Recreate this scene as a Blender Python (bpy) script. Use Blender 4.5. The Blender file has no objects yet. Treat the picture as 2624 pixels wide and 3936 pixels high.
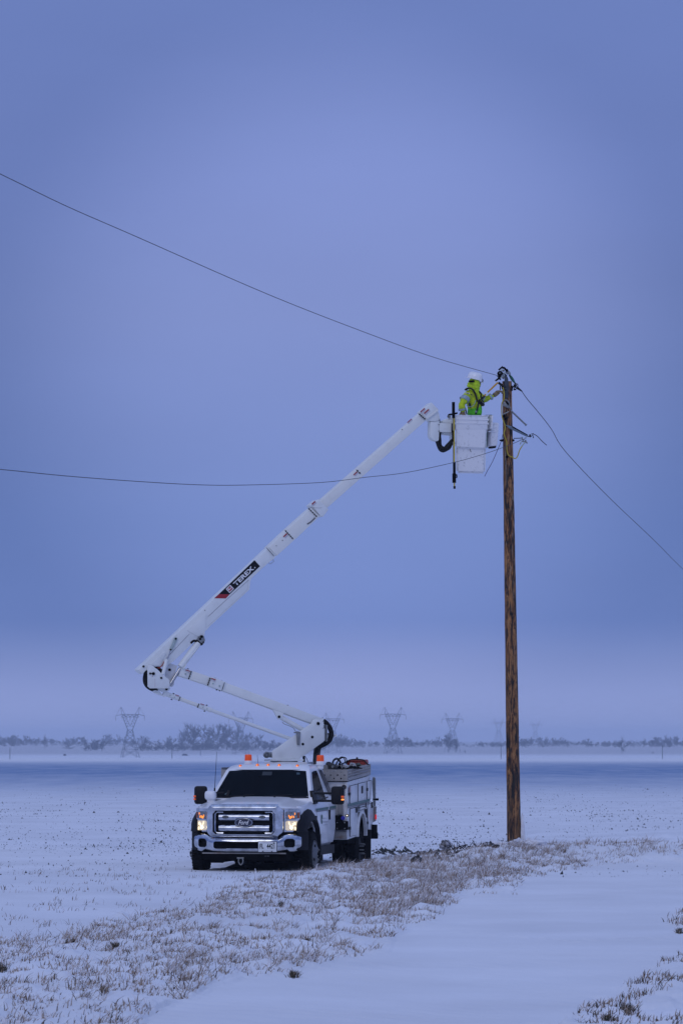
import bpy, bmesh, math, random
import numpy as np
from mathutils import Vector, Matrix, noise as mnoise
random.seed(7)
RNG = np.random.default_rng(11)
S = bpy.context.scene
COL = S.collection

# ------------------------------------------------------------------ camera
F = 14925.0; PW, PH = 2624.0, 3936.0; CX, CY = PW/2, PH/2
HOR = 2850.0
CAMZ = 2.28
PITCH = math.atan((HOR-CY)/F)
cam = bpy.data.cameras.new('camera'); camo = bpy.data.objects.new('camera', cam); COL.objects.link(camo)
cam.sensor_fit = 'VERTICAL'; cam.sensor_height = 36.0; cam.lens = 36.0*F/PH
cam.clip_start = 0.5; cam.clip_end = 60000
camo.location = (0, 0, CAMZ); camo.rotation_euler = (math.pi/2+PITCH, 0, 0)
cam.dof.use_dof = True; cam.dof.focus_distance = 71.0; cam.dof.aperture_fstop = 10.0
S.camera = camo

# ------------------------------------------------------------------ world: dusk overcast sky
W = bpy.data.worlds.new('World'); S.world = W; W.use_nodes = True
nt = W.node_tree; nt.nodes.clear()
out = nt.nodes.new('ShaderNodeOutputWorld'); bg = nt.nodes.new('ShaderNodeBackground')
bg.inputs['Strength'].default_value = 0.1
sky = nt.nodes.new('ShaderNodeTexSky'); sky.sky_type = 'NISHITA'; sky.sun_disc = False
SUN_EL, SUN_ROT = math.radians(38), math.radians(200)
sky.sun_elevation = SUN_EL; sky.sun_rotation = SUN_ROT
sky.air_density = 2.0; sky.dust_density = 3.0; sky.ozone_density = 5.0
tc = nt.nodes.new('ShaderNodeTexCoord'); sep = nt.nodes.new('ShaderNodeSeparateXYZ')
nt.links.new(tc.outputs['Generated'], sep.inputs[0])
ramp = nt.nodes.new('ShaderNodeValToRGB')
cr = ramp.color_ramp
# the flat stratus deck: colour against elevation (sin of elevation angle)
stops = [(0.0, (.52, .54, .86)), (0.010, (.47, .51, .86)), (0.030, (.205, .292, .645)), (0.056, (.188, .272, .605)), (0.109, (.218, .285, .605)), (0.143, (.232, .302, .655)), (0.183, (.238, .312, .680)), (0.40, (.31, .39, .76)), (1.0, (.57, .68, 1.12))]
cr.elements[0].position = 0.0; cr.elements[0].color = (*stops[0][1], 1)
cr.elements[1].position = 1.0; cr.elements[1].color = (*stops[-1][1], 1)
for p, c in stops[1:-1]:
    e = cr.elements.new(p); e.color = (*c, 1)
nt.links.new(sep.outputs['Z'], ramp.inputs[0])
nz = nt.nodes.new('ShaderNodeTexNoise'); nz.inputs['Scale'].default_value = 9; nz.inputs['Detail'].default_value = 4
mpw = nt.nodes.new('ShaderNodeMapping'); mpw.inputs['Scale'].default_value = (1, 1, 3.2); nt.links.new(tc.outputs['Generated'], mpw.inputs[0]); nt.links.new(mpw.outputs[0], nz.inputs['Vector'])
mr = nt.nodes.new('ShaderNodeMapRange'); mr.inputs[1].default_value = .3; mr.inputs[2].default_value = .7; mr.inputs[3].default_value = 9.7; mr.inputs[4].default_value = 10.3
nt.links.new(nz.outputs[0], mr.inputs[0])
sc_ = nt.nodes.new('ShaderNodeVectorMath'); sc_.operation = 'SCALE'
nt.links.new(ramp.outputs[0], sc_.inputs[0])
# lens vignette put into the sky colour: brightest ahead, dimmer away from it
dt = nt.nodes.new('ShaderNodeVectorMath'); dt.operation = 'DOT_PRODUCT'; dt.inputs[1].default_value = (0, math.cos(math.radians(5.5)), math.sin(math.radians(5.5)))
nt.links.new(tc.outputs['Generated'], dt.inputs[0])
mb = nt.nodes.new('ShaderNodeMapRange'); mb.interpolation_type = 'SMOOTHSTEP'; mb.inputs[1].default_value = .9950; mb.inputs[2].default_value = 1.0; mb.inputs[3].default_value = .68; mb.inputs[4].default_value = 1.0
nt.links.new(dt.outputs['Value'], mb.inputs[0])
nt.links.new(mr.outputs[0], sc_.inputs['Scale'])
mb.inputs[3].default_value = 0
tint = nt.nodes.new('ShaderNodeMix'); tint.data_type = 'RGBA'; tint.inputs[6].default_value = (.60, .665, .735, 1); tint.inputs[7].default_value = (1, 1, 1, 1); nt.links.new(mb.outputs[0], tint.inputs[0])
vm = nt.nodes.new('ShaderNodeVectorMath'); vm.operation = 'MULTIPLY'; nt.links.new(ramp.outputs[0], vm.inputs[0]); nt.links.new(tint.outputs[2], vm.inputs[1]); nt.links.new(vm.outputs[0], sc_.inputs[0])
mix = nt.nodes.new('ShaderNodeMix'); mix.data_type = 'RGBA'; mix.inputs[0].default_value = 0.015
nt.links.new(sc_.outputs[0], mix.inputs[6]); nt.links.new(sky.outputs[0], mix.inputs[7])
nt.links.new(mix.outputs[2], bg.inputs[0]); nt.links.new(bg.outputs[0], out.inputs[0])

sun = bpy.data.lights.new('sun', 'SUN'); sun.energy = 0.5; sun.angle = math.radians(40); sun.color = (1.0, .96, .92)
suno = bpy.data.objects.new('sun', sun); COL.objects.link(suno)
# light comes from behind and left of the camera
sd = Vector((math.sin(SUN_ROT)*math.cos(SUN_EL), math.cos(SUN_ROT)*math.cos(SUN_EL), math.sin(SUN_EL)))
suno.rotation_euler = sd.to_track_quat('Z', 'Y').to_euler()

S.view_settings.view_transform = 'Standard'; S.view_settings.look = 'None'
S.view_settings.exposure = 0.0; S.view_settings.gamma = 1.0
S.view_settings.use_curve_mapping = False
S.cycles.use_denoising = True
S.cycles.max_bounces = 6; S.cycles.volume_bounces = 1

# ------------------------------------------------------------------ pixel <-> place
def ray(px, py):
    a = (px-CX)/F; b = (CY-py)/F
    return Vector((a, math.cos(PITCH)-b*math.sin(PITCH), math.sin(PITCH)+b*math.cos(PITCH)))
CAMP = Vector((0, 0, CAMZ))
def at(P, Y):
    d = ray(*P); t = Y/d.y
    return CAMP+d*t
def proj(X, Y, Z):
    dz = Z-CAMZ
    dep = Y*math.cos(PITCH)+dz*math.sin(PITCH); up = -Y*math.sin(PITCH)+dz*math.cos(PITCH)
    return CX+F*X/dep, CY-F*up/dep
def crop(ox, oy, s): return lambda x, y: (ox+x/s, oy+y/s)
A_ = crop(720, 3000, 4.126); B_ = crop(1080, 2860, 3.92); R_ = crop(700, 2860, 2.01)
E_ = crop(500, 2400, 4.9); C2 = crop(500, 2380, 1.912); C3 = crop(740, 1480, 1.568); C7 = crop(800, 2120, 5.227)
W_ = crop(1640, 1400, 5.227); K_ = crop(1560, 1380, 2.8); L_ = crop(1880, 1380, 5.88); T_ = crop(1160, 2720, 9.8)
V_ = crop(1000, 2820, 6.03); X_ = crop(1240, 2880, 7.127); Y_ = crop(1260, 3060, 7.84); Z_ = crop(1180, 3080, 8.71)

# truck frame: x to the driver's side, y to the rear, z up; origin on the ground under the front axle
TH = math.radians(10.8); XA, YA = -1.52, 69.4
TM = Matrix.Translation((XA, YA, 0)) @ Matrix.Rotation(-TH, 4, 'Z'); TI = TM.inverted()
CT = TI @ CAMP
def tray(P): return TI.to_3x3() @ ray(*P)
def tpl(P, P0, N):
    d = tray(P); t = (Vector(P0)-CT).dot(Vector(N))/d.dot(Vector(N)); return CT+d*t
def ts(P, x): return tpl(P, (x, 0, 0), (1, 0, 0))
def tf(P, y): return tpl(P, (0, y, 0), (0, 1, 0))
# the vertical plane the boom works in (through the turret), in truck coordinates
BA = math.radians(20)
BD = TI.to_3x3() @ Vector((math.cos(BA), math.sin(BA), 0)); BN = TI.to_3x3() @ Vector((math.sin(BA), -math.cos(BA), 0))
BO = Vector((0.0, 3.0, 0))
def bp(P, o=0.0): return tpl(P, BO+BN*o, BN)

# ------------------------------------------------------------------ materials
def mat(name, col, rough=.6, metal=0, var=0.0, vscale=8, col2=None, bump=0.0, bscale=30, coat=0, emit=None, estr=0, alpha=None, trans=0, stretch=None, spec=None, lo=.35, hi=.65):
    m = bpy.data.materials.new(name); m.use_nodes = True
    t = m.node_tree; b = t.nodes['Principled BSDF']
    b.inputs['Base Color'].default_value = (*col, 1); b.inputs['Roughness'].default_value = rough
    b.inputs['Metallic'].default_value = metal; b.inputs['Coat Weight'].default_value = coat
    if spec is not None: b.inputs['Specular IOR Level'].default_value = spec
    if trans: b.inputs['Transmission Weight'].default_value = trans
    if emit: b.inputs['Emission Color'].default_value = (*emit, 1); b.inputs['Emission Strength'].default_value = estr
    co = t.nodes.new('ShaderNodeTexCoord'); vec = co.outputs['Object']
    if stretch:
        mp = t.nodes.new('ShaderNodeMapping'); mp.inputs['Scale'].default_value = stretch
        t.links.new(vec, mp.inputs[0]); vec = mp.outputs[0]
    if col2 is not None or var:
        n = t.nodes.new('ShaderNodeTexNoise'); n.inputs['Scale'].default_value = vscale; n.inputs['Detail'].default_value = 6; n.inputs['Roughness'].default_value = .65
        t.links.new(vec, n.inputs['Vector'])
        r = t.nodes.new('ShaderNodeValToRGB'); r.color_ramp.elements[0].position = lo; r.color_ramp.elements[1].position = hi
        c2 = col2 if col2 is not None else tuple(max(0, c*(1-var)) for c in col)
        r.color_ramp.elements[0].color = (*c2, 1); r.color_ramp.elements[1].color = (*col, 1)
        t.links.new(n.outputs[0], r.inputs[0]); t.links.new(r.outputs[0], b.inputs['Base Color'])
    if bump:
        n2 = t.nodes.new('ShaderNodeTexNoise'); n2.inputs['Scale'].default_value = bscale; n2.inputs['Detail'].default_value = 5
        t.links.new(vec, n2.inputs['Vector'])
        bu = t.nodes.new('ShaderNodeBump'); bu.inputs['Strength'].default_value = bump; bu.inputs['Distance'].default_value = .02
        t.links.new(n2.outputs[0], bu.inputs['Height']); t.links.new(bu.outputs[0], b.inputs['Normal'])
    return m
M = {}
M['white'] = mat('white_paint', (.82, .82, .83), .3, var=.10, vscale=5, coat=.4, lo=.25, hi=.5)
M['boomwhite'] = mat('boom_white', (.78, .80, .78), .45, var=.10, vscale=4, lo=.25, hi=.5)
M['fiber'] = mat('fiberglass_cream', (.80, .80, .75), .5, var=.08, vscale=6, lo=.25, hi=.5)
M['bucket'] = mat('bucket_white', (.80, .79, .79), .55, col2=(.50, .49, .49), vscale=13, lo=.30, hi=.44, bump=.15, bscale=20)
M['bodywhite'] = mat('service_body_white', (.70, .70, .70), .4, col2=(.42, .41, .42), vscale=3.2, lo=.28, hi=.5, coat=.2)
M['chrome'] = mat('chrome', (.70, .73, .80), .10, 1.0, var=.45, vscale=7)
M['steel'] = mat('galvanised_steel', (.33, .34, .34), .5, .6, var=.4, vscale=14)
M['alu'] = mat('aluminium_sheet', (.40, .38, .36), .5, .35, var=.3, vscale=6)
M['rust'] = mat('rusty_painted_steel', (.26, .25, .24), .7, 0, col2=(.16, .09, .05), vscale=4, lo=.3, hi=.45)
M['black'] = mat('black_plastic', (.009, .009, .011), .55, var=.3, spec=.2)
M['flare'] = mat('weathered_black_plastic', (.010, .010, .014), .65, var=.3, spec=.2)
M['void'] = mat('flat_black', (.003, .003, .004), .9, spec=.05)  # plain black parts, plus shade put in as black pieces
M['rubber'] = mat('tyre_rubber', (.007, .007, .008), .85, var=.3, bump=.3, bscale=60, spec=.12)
M['glass'] = mat('dark_window_glass', (.0008, .002, .004), .12, 0, spec=.035, col2=(.0015, .005, .009), vscale=2)
M['amber'] = mat('amber_lens', (.75, .12, .01), .35, emit=(1, .12, .01), estr=.25)
M['amberlit'] = mat('lit_amber_bulb', (.9, .35, .05), .4, emit=(1, .28, .04), estr=1.3)
M['domeorange'] = mat('orange_beacon_dome', (.80, .09, .006), .3, emit=(1, .10, .01), estr=.18, var=.3, vscale=10)
M['head'] = mat('lit_headlight', (.9, .85, .7), .2, emit=(1, .78, .45), estr=.95)
M['bulb'] = mat('headlight_bulb', (1, .9, .7), .2, emit=(1, .82, .5), estr=5)
M['lenslit'] = mat('warm_lit_lens', (.6, .58, .52), .2, .3, var=.6, vscale=30, emit=(1, .80, .52), estr=.42)
M['lens'] = mat('clear_lamp_reflector', (.45, .45, .46), .16, .8, var=.7, vscale=34)
M['red'] = mat('red_lens', (.5, .02, .02), .4, emit=(1, .02, .02), estr=.4)
M['teal'] = mat('teal_stripe', (.02, .11, .095), .4)
M['grey'] = mat('grey_stripe', (.16, .15, .17), .4)
M['decalblack'] = mat('decal_black', (.006, .006, .008), .4, spec=.2)
M['decalred'] = mat('decal_red', (.35, .012, .02), .4)
M['decalwhite'] = mat('decal_white', (.8, .8, .8), .4)
M['navy'] = mat('oval_badge_blue', (.006, .008, .035), .3, coat=.5)
M['plate'] = mat('plate_white', (.75, .77, .78), .5, var=.1)
M['rim'] = mat('steel_rim_grey', (.22, .23, .24), .5, .3, col2=(.10, .10, .11), vscale=18)
M['hose'] = mat('black_hose', (.007, .007, .008), .6, bump=.3, spec=.2)
M['wrap'] = mat('camouflage_hose_sleeve', (.09, .09, .09), .8, col2=(.012, .012, .012), vscale=9, stretch=(1, 1, .35), lo=.48, hi=.52)
M['redcase'] = mat('red_plastic', (.42, .04, .02), .5, var=.3)
M['blue'] = mat('blue_cap', (.02, .02, .35), .5)
M['zinc'] = mat('zinc_bracket', (.42, .50, .48), .5, .3)
M['rod'] = mat('polished_rod', (.5, .5, .52), .15, .95)
M['cloth'] = mat('white_rag', (.55, .55, .55), .9, var=.5, bump=.5)
M['yellow'] = mat('yellow_fibreglass', (.60, .44, .01), .4, var=.15)
M['yorange'] = mat('orange_yellow_stick', (.65, .32, .01), .4, var=.2)
M['hivis'] = mat('hi_vis_yellow_cloth', (.58, .72, .014), .85, col2=(.30, .40, .01), vscale=14, bump=.9, bscale=16, lo=.3, hi=.58)
M['hood'] = mat('hi_vis_hood_cloth', (.55, .78, .02), .85, col2=(.30, .42, .01), vscale=22, bump=.9, bscale=24, lo=.3, hi=.55)
M['vest'] = mat('lime_green_vest', (.14, .78, .02), .7, col2=(.06, .38, .01), vscale=12, bump=.7, bscale=14, lo=.32, hi=.6)
M['band'] = mat('reflective_band', (.34, .44, .46), .5, .2, var=.25, vscale=20)
M['strap'] = mat('black_webbing', (.008, .008, .009), .85)
M['glove'] = mat('leather_glove', (.30, .22, .10), .8, col2=(.12, .08, .035), vscale=30)
M['skin'] = mat('skin', (.45, .27, .20), .6)
M['hat'] = mat('white_hard_hat', (.82, .82, .84), .3, coat=.4)
M['trouser'] = mat('dark_work_trousers', (.03, .035, .05), .85)
M['green'] = mat('green_hook', (.01, .10, .07), .5)
M['tyblue'] = mat('grey_strap', (.30, .33, .35), .7, var=.4)
M['yrope'] = mat('yellow_rope', (.50, .38, .02), .7)
M['wire'] = mat('weathered_conductor', (.03, .03, .04), .6)
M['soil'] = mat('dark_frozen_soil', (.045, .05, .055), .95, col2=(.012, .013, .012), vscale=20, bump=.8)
M['tower'] = mat('lattice_steel', (.06, .075, .09), .8)
M['twig'] = mat('bare_winter_twigs', (.010, .008, .012), .95, spec=.05)
M['ice'] = mat('ice_slab', (.86, .86, .88), .45, col2=(.66, .66, .72), vscale=9, bump=.5, bscale=14)

# ------------------------------------------------------------------ mesh helpers
def box(bm, c, s, rot=None, bev=0):
    m = Matrix.Translation(Vector(c))
    if rot is not None: m = m @ rot.to_4x4()
    r = bmesh.ops.create_cube(bm, size=1, matrix=m @ Matrix.Diagonal((*s, 1)))
    if bev:
        ed = list({e for v in r['verts'] for e in v.link_edges})
        bmesh.ops.bevel(bm, geom=ed, offset=bev, segments=2, affect='EDGES', profile=.5)
def box2(bm, x0, x1, y0, y1, z0, z1, bev=0): box(bm, ((x0+x1)/2, (y0+y1)/2, (z0+z1)/2), (abs(x1-x0), abs(y1-y0), abs(z1-z0)), None, bev)
def frame_of(d):
    d = d.normalized(); u = Vector((0, 0, 1)) if abs(d.z) < .95 else Vector((1, 0, 0))
    a = d.cross(u).normalized(); return a, a.cross(d).normalized()
def rod(bm, p0, p1, r0, r1=None, n=12):
    p0, p1 = Vector(p0), Vector(p1); r1 = r0 if r1 is None else r1
    a, b = frame_of(p1-p0); rings = []
    for p, r in ((p0, r0), (p1, r1)):
        rings.append([bm.verts.new(p+a*math.cos(t)*r+b*math.sin(t)*r) for t in [2*math.pi*i/n for i in range(n)]])
    for i in range(n): bm.faces.new((rings[0][i], rings[0][(i+1) % n], rings[1][(i+1) % n], rings[1][i]))
    bm.faces.new(rings[0][::-1]); bm.faces.new(rings[1])
def catmull(P, k=6):
    P = [Vector(p) for p in P]; Q = [P[0]]+P+[P[-1]]; o = []
    for i in range(1, len(Q)-2):
        for j in range(k):
            t = j/k; a, b, c, d = Q[i-1], Q[i], Q[i+1], Q[i+2]
            o.append(.5*((2*b)+(c-a)*t+(2*a-5*b+4*c-d)*t*t+(3*b-a-3*c+d)*t*t*t))
    return o+[P[-1]]
def tube(bm, P, r, n=8, smooth=6, flat=1.0, rf=None):
    P = catmull(P, smooth) if smooth else [Vector(p) for p in P]
    rings = []; a = None
    for i, p in enumerate(P):
        d = (P[min(i+1, len(P)-1)]-P[max(i-1, 0)]).normalized()
        if a is None: a, b = frame_of(d)
        else:
            a = (a-d*a.dot(d)).normalized(); b = a.cross(d).normalized()
        rr = r if rf is None else r*rf(i/(len(P)-1))
        rings.append([bm.verts.new(p+a*math.cos(t)*rr+b*math.sin(t)*rr*flat) for t in [2*math.pi*k/n for k in range(n)]])
    for q in range(len(rings)-1):
        for i in range(n): bm.faces.new((rings[q][i], rings[q][(i+1) % n], rings[q+1][(i+1) % n], rings[q+1][i]))
    bm.faces.new(rings[0][::-1]); bm.faces.new(rings[-1])
def plate(bm, P, v, bev=0):
    """flat polygon P extruded by +-v/2"""
    P = [Vector(p) for p in P]; v = Vector(v)
    lo = [bm.verts.new(p-v/2) for p in P]; hi = [bm.verts.new(p+v/2) for p in P]; n = len(P)
    fs = [bm.faces.new(lo), bm.faces.new(hi[::-1])]
    for i in range(n): fs.append(bm.faces.new((lo[i], hi[i], hi[(i+1) % n], lo[(i+1) % n])))
    bmesh.ops.recalc_face_normals(bm, faces=fs)
    if bev:
        ed = list({e for f in fs for e in f.edges})
        bmesh.ops.bevel(bm, geom=ed, offset=bev, segments=2, affect='EDGES', profile=.5)
def sweep4(bm, secs):
    """closed loft through rings of equal count"""
    rings = [[bm.verts.new(Vector(p)) for p in s] for s in secs]; n = len(rings[0]); fs = []
    for q in range(len(rings)-1):
        for i in range(n): fs.append(bm.faces.new((rings[q][i], rings[q][(i+1) % n], rings[q+1][(i+1) % n], rings[q+1][i])))
    fs.append(bm.faces.new(rings[0][::-1])); fs.append(bm.faces.new(rings[-1]))
    bmesh.ops.recalc_face_normals(bm, faces=fs)
def lathe(bm, c, axis, prof, n=24):
    c = Vector(c); axis = Vector(axis).normalized(); a, b = frame_of(axis); rings = []
    for h, r in prof: rings.append([bm.verts.new(c+axis*h+(a*math.cos(t)+b*math.sin(t))*max(r, 1e-4)) for t in [2*math.pi*i/n for i in range(n)]])
    fs = []
    for q in range(len(rings)-1):
        for i in range(n): fs.append(bm.faces.new((rings[q][i], rings[q][(i+1) % n], rings[q+1][(i+1) % n], rings[q+1][i])))
    fs.append(bm.faces.new(rings[0][::-1])); fs.append(bm.faces.new(rings[-1]))
    bmesh.ops.recalc_face_normals(bm, faces=fs)
def gridpanel(bm, us, vs, pos, inside, thick):
    """sheet of cells pos(u,v) where inside(u,v); thickness along vector thick"""
    V0, V1 = {}, {}; th = Vector(thick)
    def g(D, i, j, off):
        if (i, j) not in D: D[(i, j)] = bm.verts.new(Vector(pos(us[i], vs[j]))+off)
        return D[(i, j)]
    cells = set()
    for i in range(len(us)-1):
        for j in range(len(vs)-1):
            if inside((us[i]+us[i+1])/2, (vs[j]+vs[j+1])/2): cells.add((i, j))
    z = Vector((0, 0, 0)); fs = []
    for i, j in cells:
        q = [(i, j), (i+1, j), (i+1, j+1), (i, j+1)]
        fs.append(bm.faces.new([g(V0, *k, z) for k in q])); fs.append(bm.faces.new([g(V1, *k, th) for k in q][::-1]))
        for (a, b, nb) in ((q[0], q[1], (i, j-1)), (q[1], q[2], (i+1, j)), (q[2], q[3], (i, j+1)), (q[3], q[0], (i-1, j))):
            if nb not in cells: fs.append(bm.faces.new((g(V0, *b, z), g(V0, *a, z), g(V1, *a, th), g(V1, *b, th))))
    bmesh.ops.recalc_face_normals(bm, faces=fs)
def lin(a, b, n): return [a+(b-a)*i/n for i in range(n+1)]
def rrect(u, v, u0, u1, v0, v1, r):
    du = max(u0+r-u, u-(u1-r), 0); dv = max(v0+r-v, v-(v1-r), 0)
    return u0 <= u <= u1 and v0 <= v <= v1 and du*du+dv*dv <= r*r
def obj(name, bm, m, parent=None, smooth=True, label=None, ang=35):
    me = bpy.data.meshes.new(name); bm.to_mesh(me); bm.free()
    if smooth and len(me.polygons):
        me.polygons.foreach_set('use_smooth', [True]*len(me.polygons)); me.set_sharp_from_angle(angle=math.radians(ang))
    for k in (m if isinstance(m, (list, tuple)) else [m]): me.materials.append(k)
    o = bpy.data.objects.new(name, me); COL.objects.link(o)
    if parent is not None: o.parent = parent
    if label: o['label'] = label
    return o
def tag(o, label, cat, group=None, kind=None):
    o['label'] = label; o['category'] = cat
    if group: o['group'] = group
    if kind: o['kind'] = kind
    return o
def thing(name, label, cat, M4=None, group=None):
    o = bpy.data.objects.new(name, None); COL.objects.link(o)
    if M4 is not None: o.matrix_world = M4
    o.empty_display_size = .2
    return tag(o, label, cat, group)
def part(name, fn, m, parent, **k):
    bm = bmesh.new(); fn(bm); return obj(name, bm, m, parent, **k)
def again(o, delta, parent=None):
    c = o.copy(); COL.objects.link(c); c.parent = parent or o.parent; c.location = Vector(o.location)+Vector(delta)
    for ch in o.children:
        d = ch.copy(); COL.objects.link(d); d.parent = c
    return c
def mirrorx(bm): 
    bmesh.ops.scale(bm, vec=(-1, 1, 1), verts=bm.verts); bmesh.ops.reverse_faces(bm, faces=bm.faces)
def text(name, s, m, parent, o, ex, ey, depth=.003, off=0.0, shear=0, cx=True):
    """lettering filling the box o + ex * [0,1] + ey * [0,1]"""
    cu = bpy.data.curves.new(name, 'FONT'); cu.body = s; cu.offset = off; cu.shear = shear; cu.resolution_u = 3
    tmp = bpy.data.objects.new(name, cu); COL.objects.link(tmp)
    dg = bpy.context.evaluated_depsgraph_get(); me = bpy.data.meshes.new_from_object(tmp.evaluated_get(dg))
    COL.objects.unlink(tmp); bpy.data.objects.remove(tmp)
    xs = [v.co.x for v in me.vertices]; ys = [v.co.y for v in me.vertices]
    x0, x1, y0, y1 = min(xs), max(xs), min(ys), max(ys)
    o, ex, ey = Vector(o), Vector(ex), Vector(ey); n = ex.cross(ey).normalized()*depth
    for v in me.vertices: v.co = o+ex*((v.co.x-x0)/(x1-x0))+ey*((v.co.y-y0)/(y1-y0))+n
    me.materials.clear(); me.materials.append(m)
    ob = bpy.data.objects.new(name, me); COL.objects.link(ob); ob.parent = parent
    return ob

# ------------------------------------------------------------------ numpy noise
def vnoise(x, y, seed=0):
    xi = np.floor(x).astype(np.int64); yi = np.floor(y).astype(np.int64); fx = x-xi; fy = y-yi
    fx = fx*fx*(3-2*fx); fy = fy*fy*(3-2*fy)
    def h(a, b):
        n = (a*374761393+b*668265263+seed*982451653) & 0x7fffffff
        n = ((n ^ (n >> 13))*1274126177) & 0x7fffffff
        return ((n ^ (n >> 16)) & 0xffff)/65535.0
    return (h(xi, yi)*(1-fx)+h(xi+1, yi)*fx)*(1-fy)+(h(xi, yi+1)*(1-fx)+h(xi+1, yi+1)*fx)*fy-.5
def fbm(x, y, o=4, seed=0):
    s = 0; a = 1
    for i in range(o): s = s+a*vnoise(x*2**i, y*2**i, seed+i); a *= .5
    return s
def inpoly(px, py, poly):
    r = np.zeros(px.shape, bool); n = len(poly); j = n-1
    for i in range(n):
        xi, yi = poly[i]; xj, yj = poly[j]
        c = ((yi > py) != (yj > py)) & (px < (xj-xi)*(py-yi)/((yj-yi) or 1e-9)+xi)
        r ^= c; j = i
    return r
VERGE = [(-400, 3680), (0, 3610), (268, 3601), (435, 3534), (753, 3492), (837, 3425), (1004, 3385), (1312, 3338), (1454, 3312), (1596, 3300), (1720, 3272), (1814, 3262), (1981, 3240), (2316, 3226), (2624, 3200), (2900, 3180),
         (2900, 3312), (2624, 3318), (2274, 3343), (2023, 3376), (1965, 3430), (1780, 3438), (1730, 3485), (1672, 3550), (1563, 3560), (1500, 3640), (1362, 3677), (1146, 3735), (837, 3777), (535, 3927), (520, 4200), (-400, 4200)]
CORNER = [(2900, 3640), (2624, 3686), (2520, 3740), (2420, 3800), (2330, 3860), (2230, 3890), (2130, 3950), (2100, 4200), (2900, 4200)]
TUFT = [(2560, 3540), (2624, 3500), (2800, 3490), (2800, 3560), (2624, 3570)]
# ------------------------------------------------------------------ ground
PROF_Y = np.array([0, 240, 500, 1000, 1700, 2330, 2620, 2900, 3300, 4000, 6000, 12000, 40000.])
PROF_Z = np.array([0, .03, -.57, -2.2, -4.9, -7.4, -6.4, -5.5, -3.3, -1.5, .3, 2.0, 3.0])
def smooth(a, b, x):
    t = np.clip((x-a)/(b-a), 0, 1); return t*t*(3-2*t)
def base_z(X, Y):
    z = np.interp(np.hypot(X, Y), PROF_Y, PROF_Z)
    # raised verge carrying the pole, beginning right of the truck
    yr = 74.6+.25*(X-3.3)
    z = z+.25*smooth(1.3, 2.9, X)*np.exp(-((Y-yr)/2.6)**2)
    z = z-.10*smooth(68, 60, Y)*smooth(-6, 2, X+(Y-48)*.10)
    z = z+.02*fbm(X*.22, Y*.22, 3, 5)*smooth(200, 120, Y)
    return z
def masks(X, Y, Z):
    px, py = proj(X, np.maximum(Y, 5), Z)
    n1 = fbm(X*1.1, Y*.8, 3, 21)*60; n2 = fbm(X*1.1+50, Y*.8, 3, 22)*26
    k = 0
    for dx, dy in ((0, 0), (14, 6), (-14, -6), (16, -8), (-16, 8)):
        q = (inpoly(px+n1+dx, py+n2+dy, VERGE) | inpoly(px+n1+dx, py+n2+dy, CORNER) | inpoly(px+n1+dx, py+n2+dy, TUFT))
        k = k+q
    return px, py, (k/5.0)*(Y > 20)
FOOT = []
for seg in ([(1730, 3566), (1800, 3568), (1870, 3573), (1940, 3578), (1980, 3582), (2060, 3588), (2130, 3592), (2190, 3598), (2240, 3592), (2330, 3590), (2370, 3586), (2415, 3586), (2480, 3586), (2540, 3582)], [(2030, 3905), (2180, 3895), (2240, 3912), (2280, 3815), (2380, 3770), (2445, 3742), (2480, 3720), (2490, 3700), (2540, 3670), (2600, 3660)]):
    for i_, (px_, py_) in enumerate(seg):
        Yf = (CAMZ+.05)*F/(py_-HOR); FOOT.append(((px_-CX)/F*Yf, Yf, .8)); FOOT.append(((px_+22-CX)/F*Yf, Yf+.22*(1 if i_ % 2 else -1), .6))
def ground_z(X, Y):
    Z = base_z(X, Y); px, py, mk = masks(X, Y, Z)
    d = mk*(.075*fbm(X*4.5, Y*2.2, 3, 2)+.11*np.abs(fbm(X*1.7, Y*.8, 2, 9))+.018)
    fieldm = (1-mk)*smooth(66, 72, Y)*smooth(300, 100, Y)
    d = d+fieldm*(.012*np.sin((Y+.12*X)*2*np.pi/.76)+.018*fbm(X*2.2, Y*2.2, 3, 33))
    left = (1-mk)*(px < 1300)*smooth(52, 60, Y)
    d = d+left*.014*fbm(X*3.0, Y*1.6, 3, 14)
    d = d+(1-mk)*.010*fbm(X*.5, Y*.35, 2, 71)*smooth(70, 60, Y)
    rip = (1-mk)*smooth(70, 62, Y)*.5*(1+np.tanh(fbm(X*.4, Y*.3, 2, 91)*6))
    d = d+rip*.006*np.sin((Y*.9+X*.5+1.2*fbm(X*.8, Y*.5, 2, 92))*2*np.pi/.42)+(1-mk)*.006*fbm(X*6, Y*3, 2, 93)*smooth(70, 55, Y)
    for fx, fy, fr in FOOT: d = d+fr*(np.exp(-(((X-fx-.05)/.09)**2+((Y-fy+.12)/.10)**2))*.035-np.exp(-(((X-fx)/.07)**2+((Y-fy)/.12)**2))*.05)
    # truck ruts
    for x0 in (-1.0, 1.0):
        tx_ = (X-XA)*math.cos(TH)-(Y-YA)*math.sin(TH); ty_ = (X-XA)*math.sin(TH)+(Y-YA)*math.cos(TH)
        d = d-.05*np.exp(-((tx_-x0)/.16)**4)*smooth(-.6, .2, ty_)
    return Z+d, px, py, mk

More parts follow.
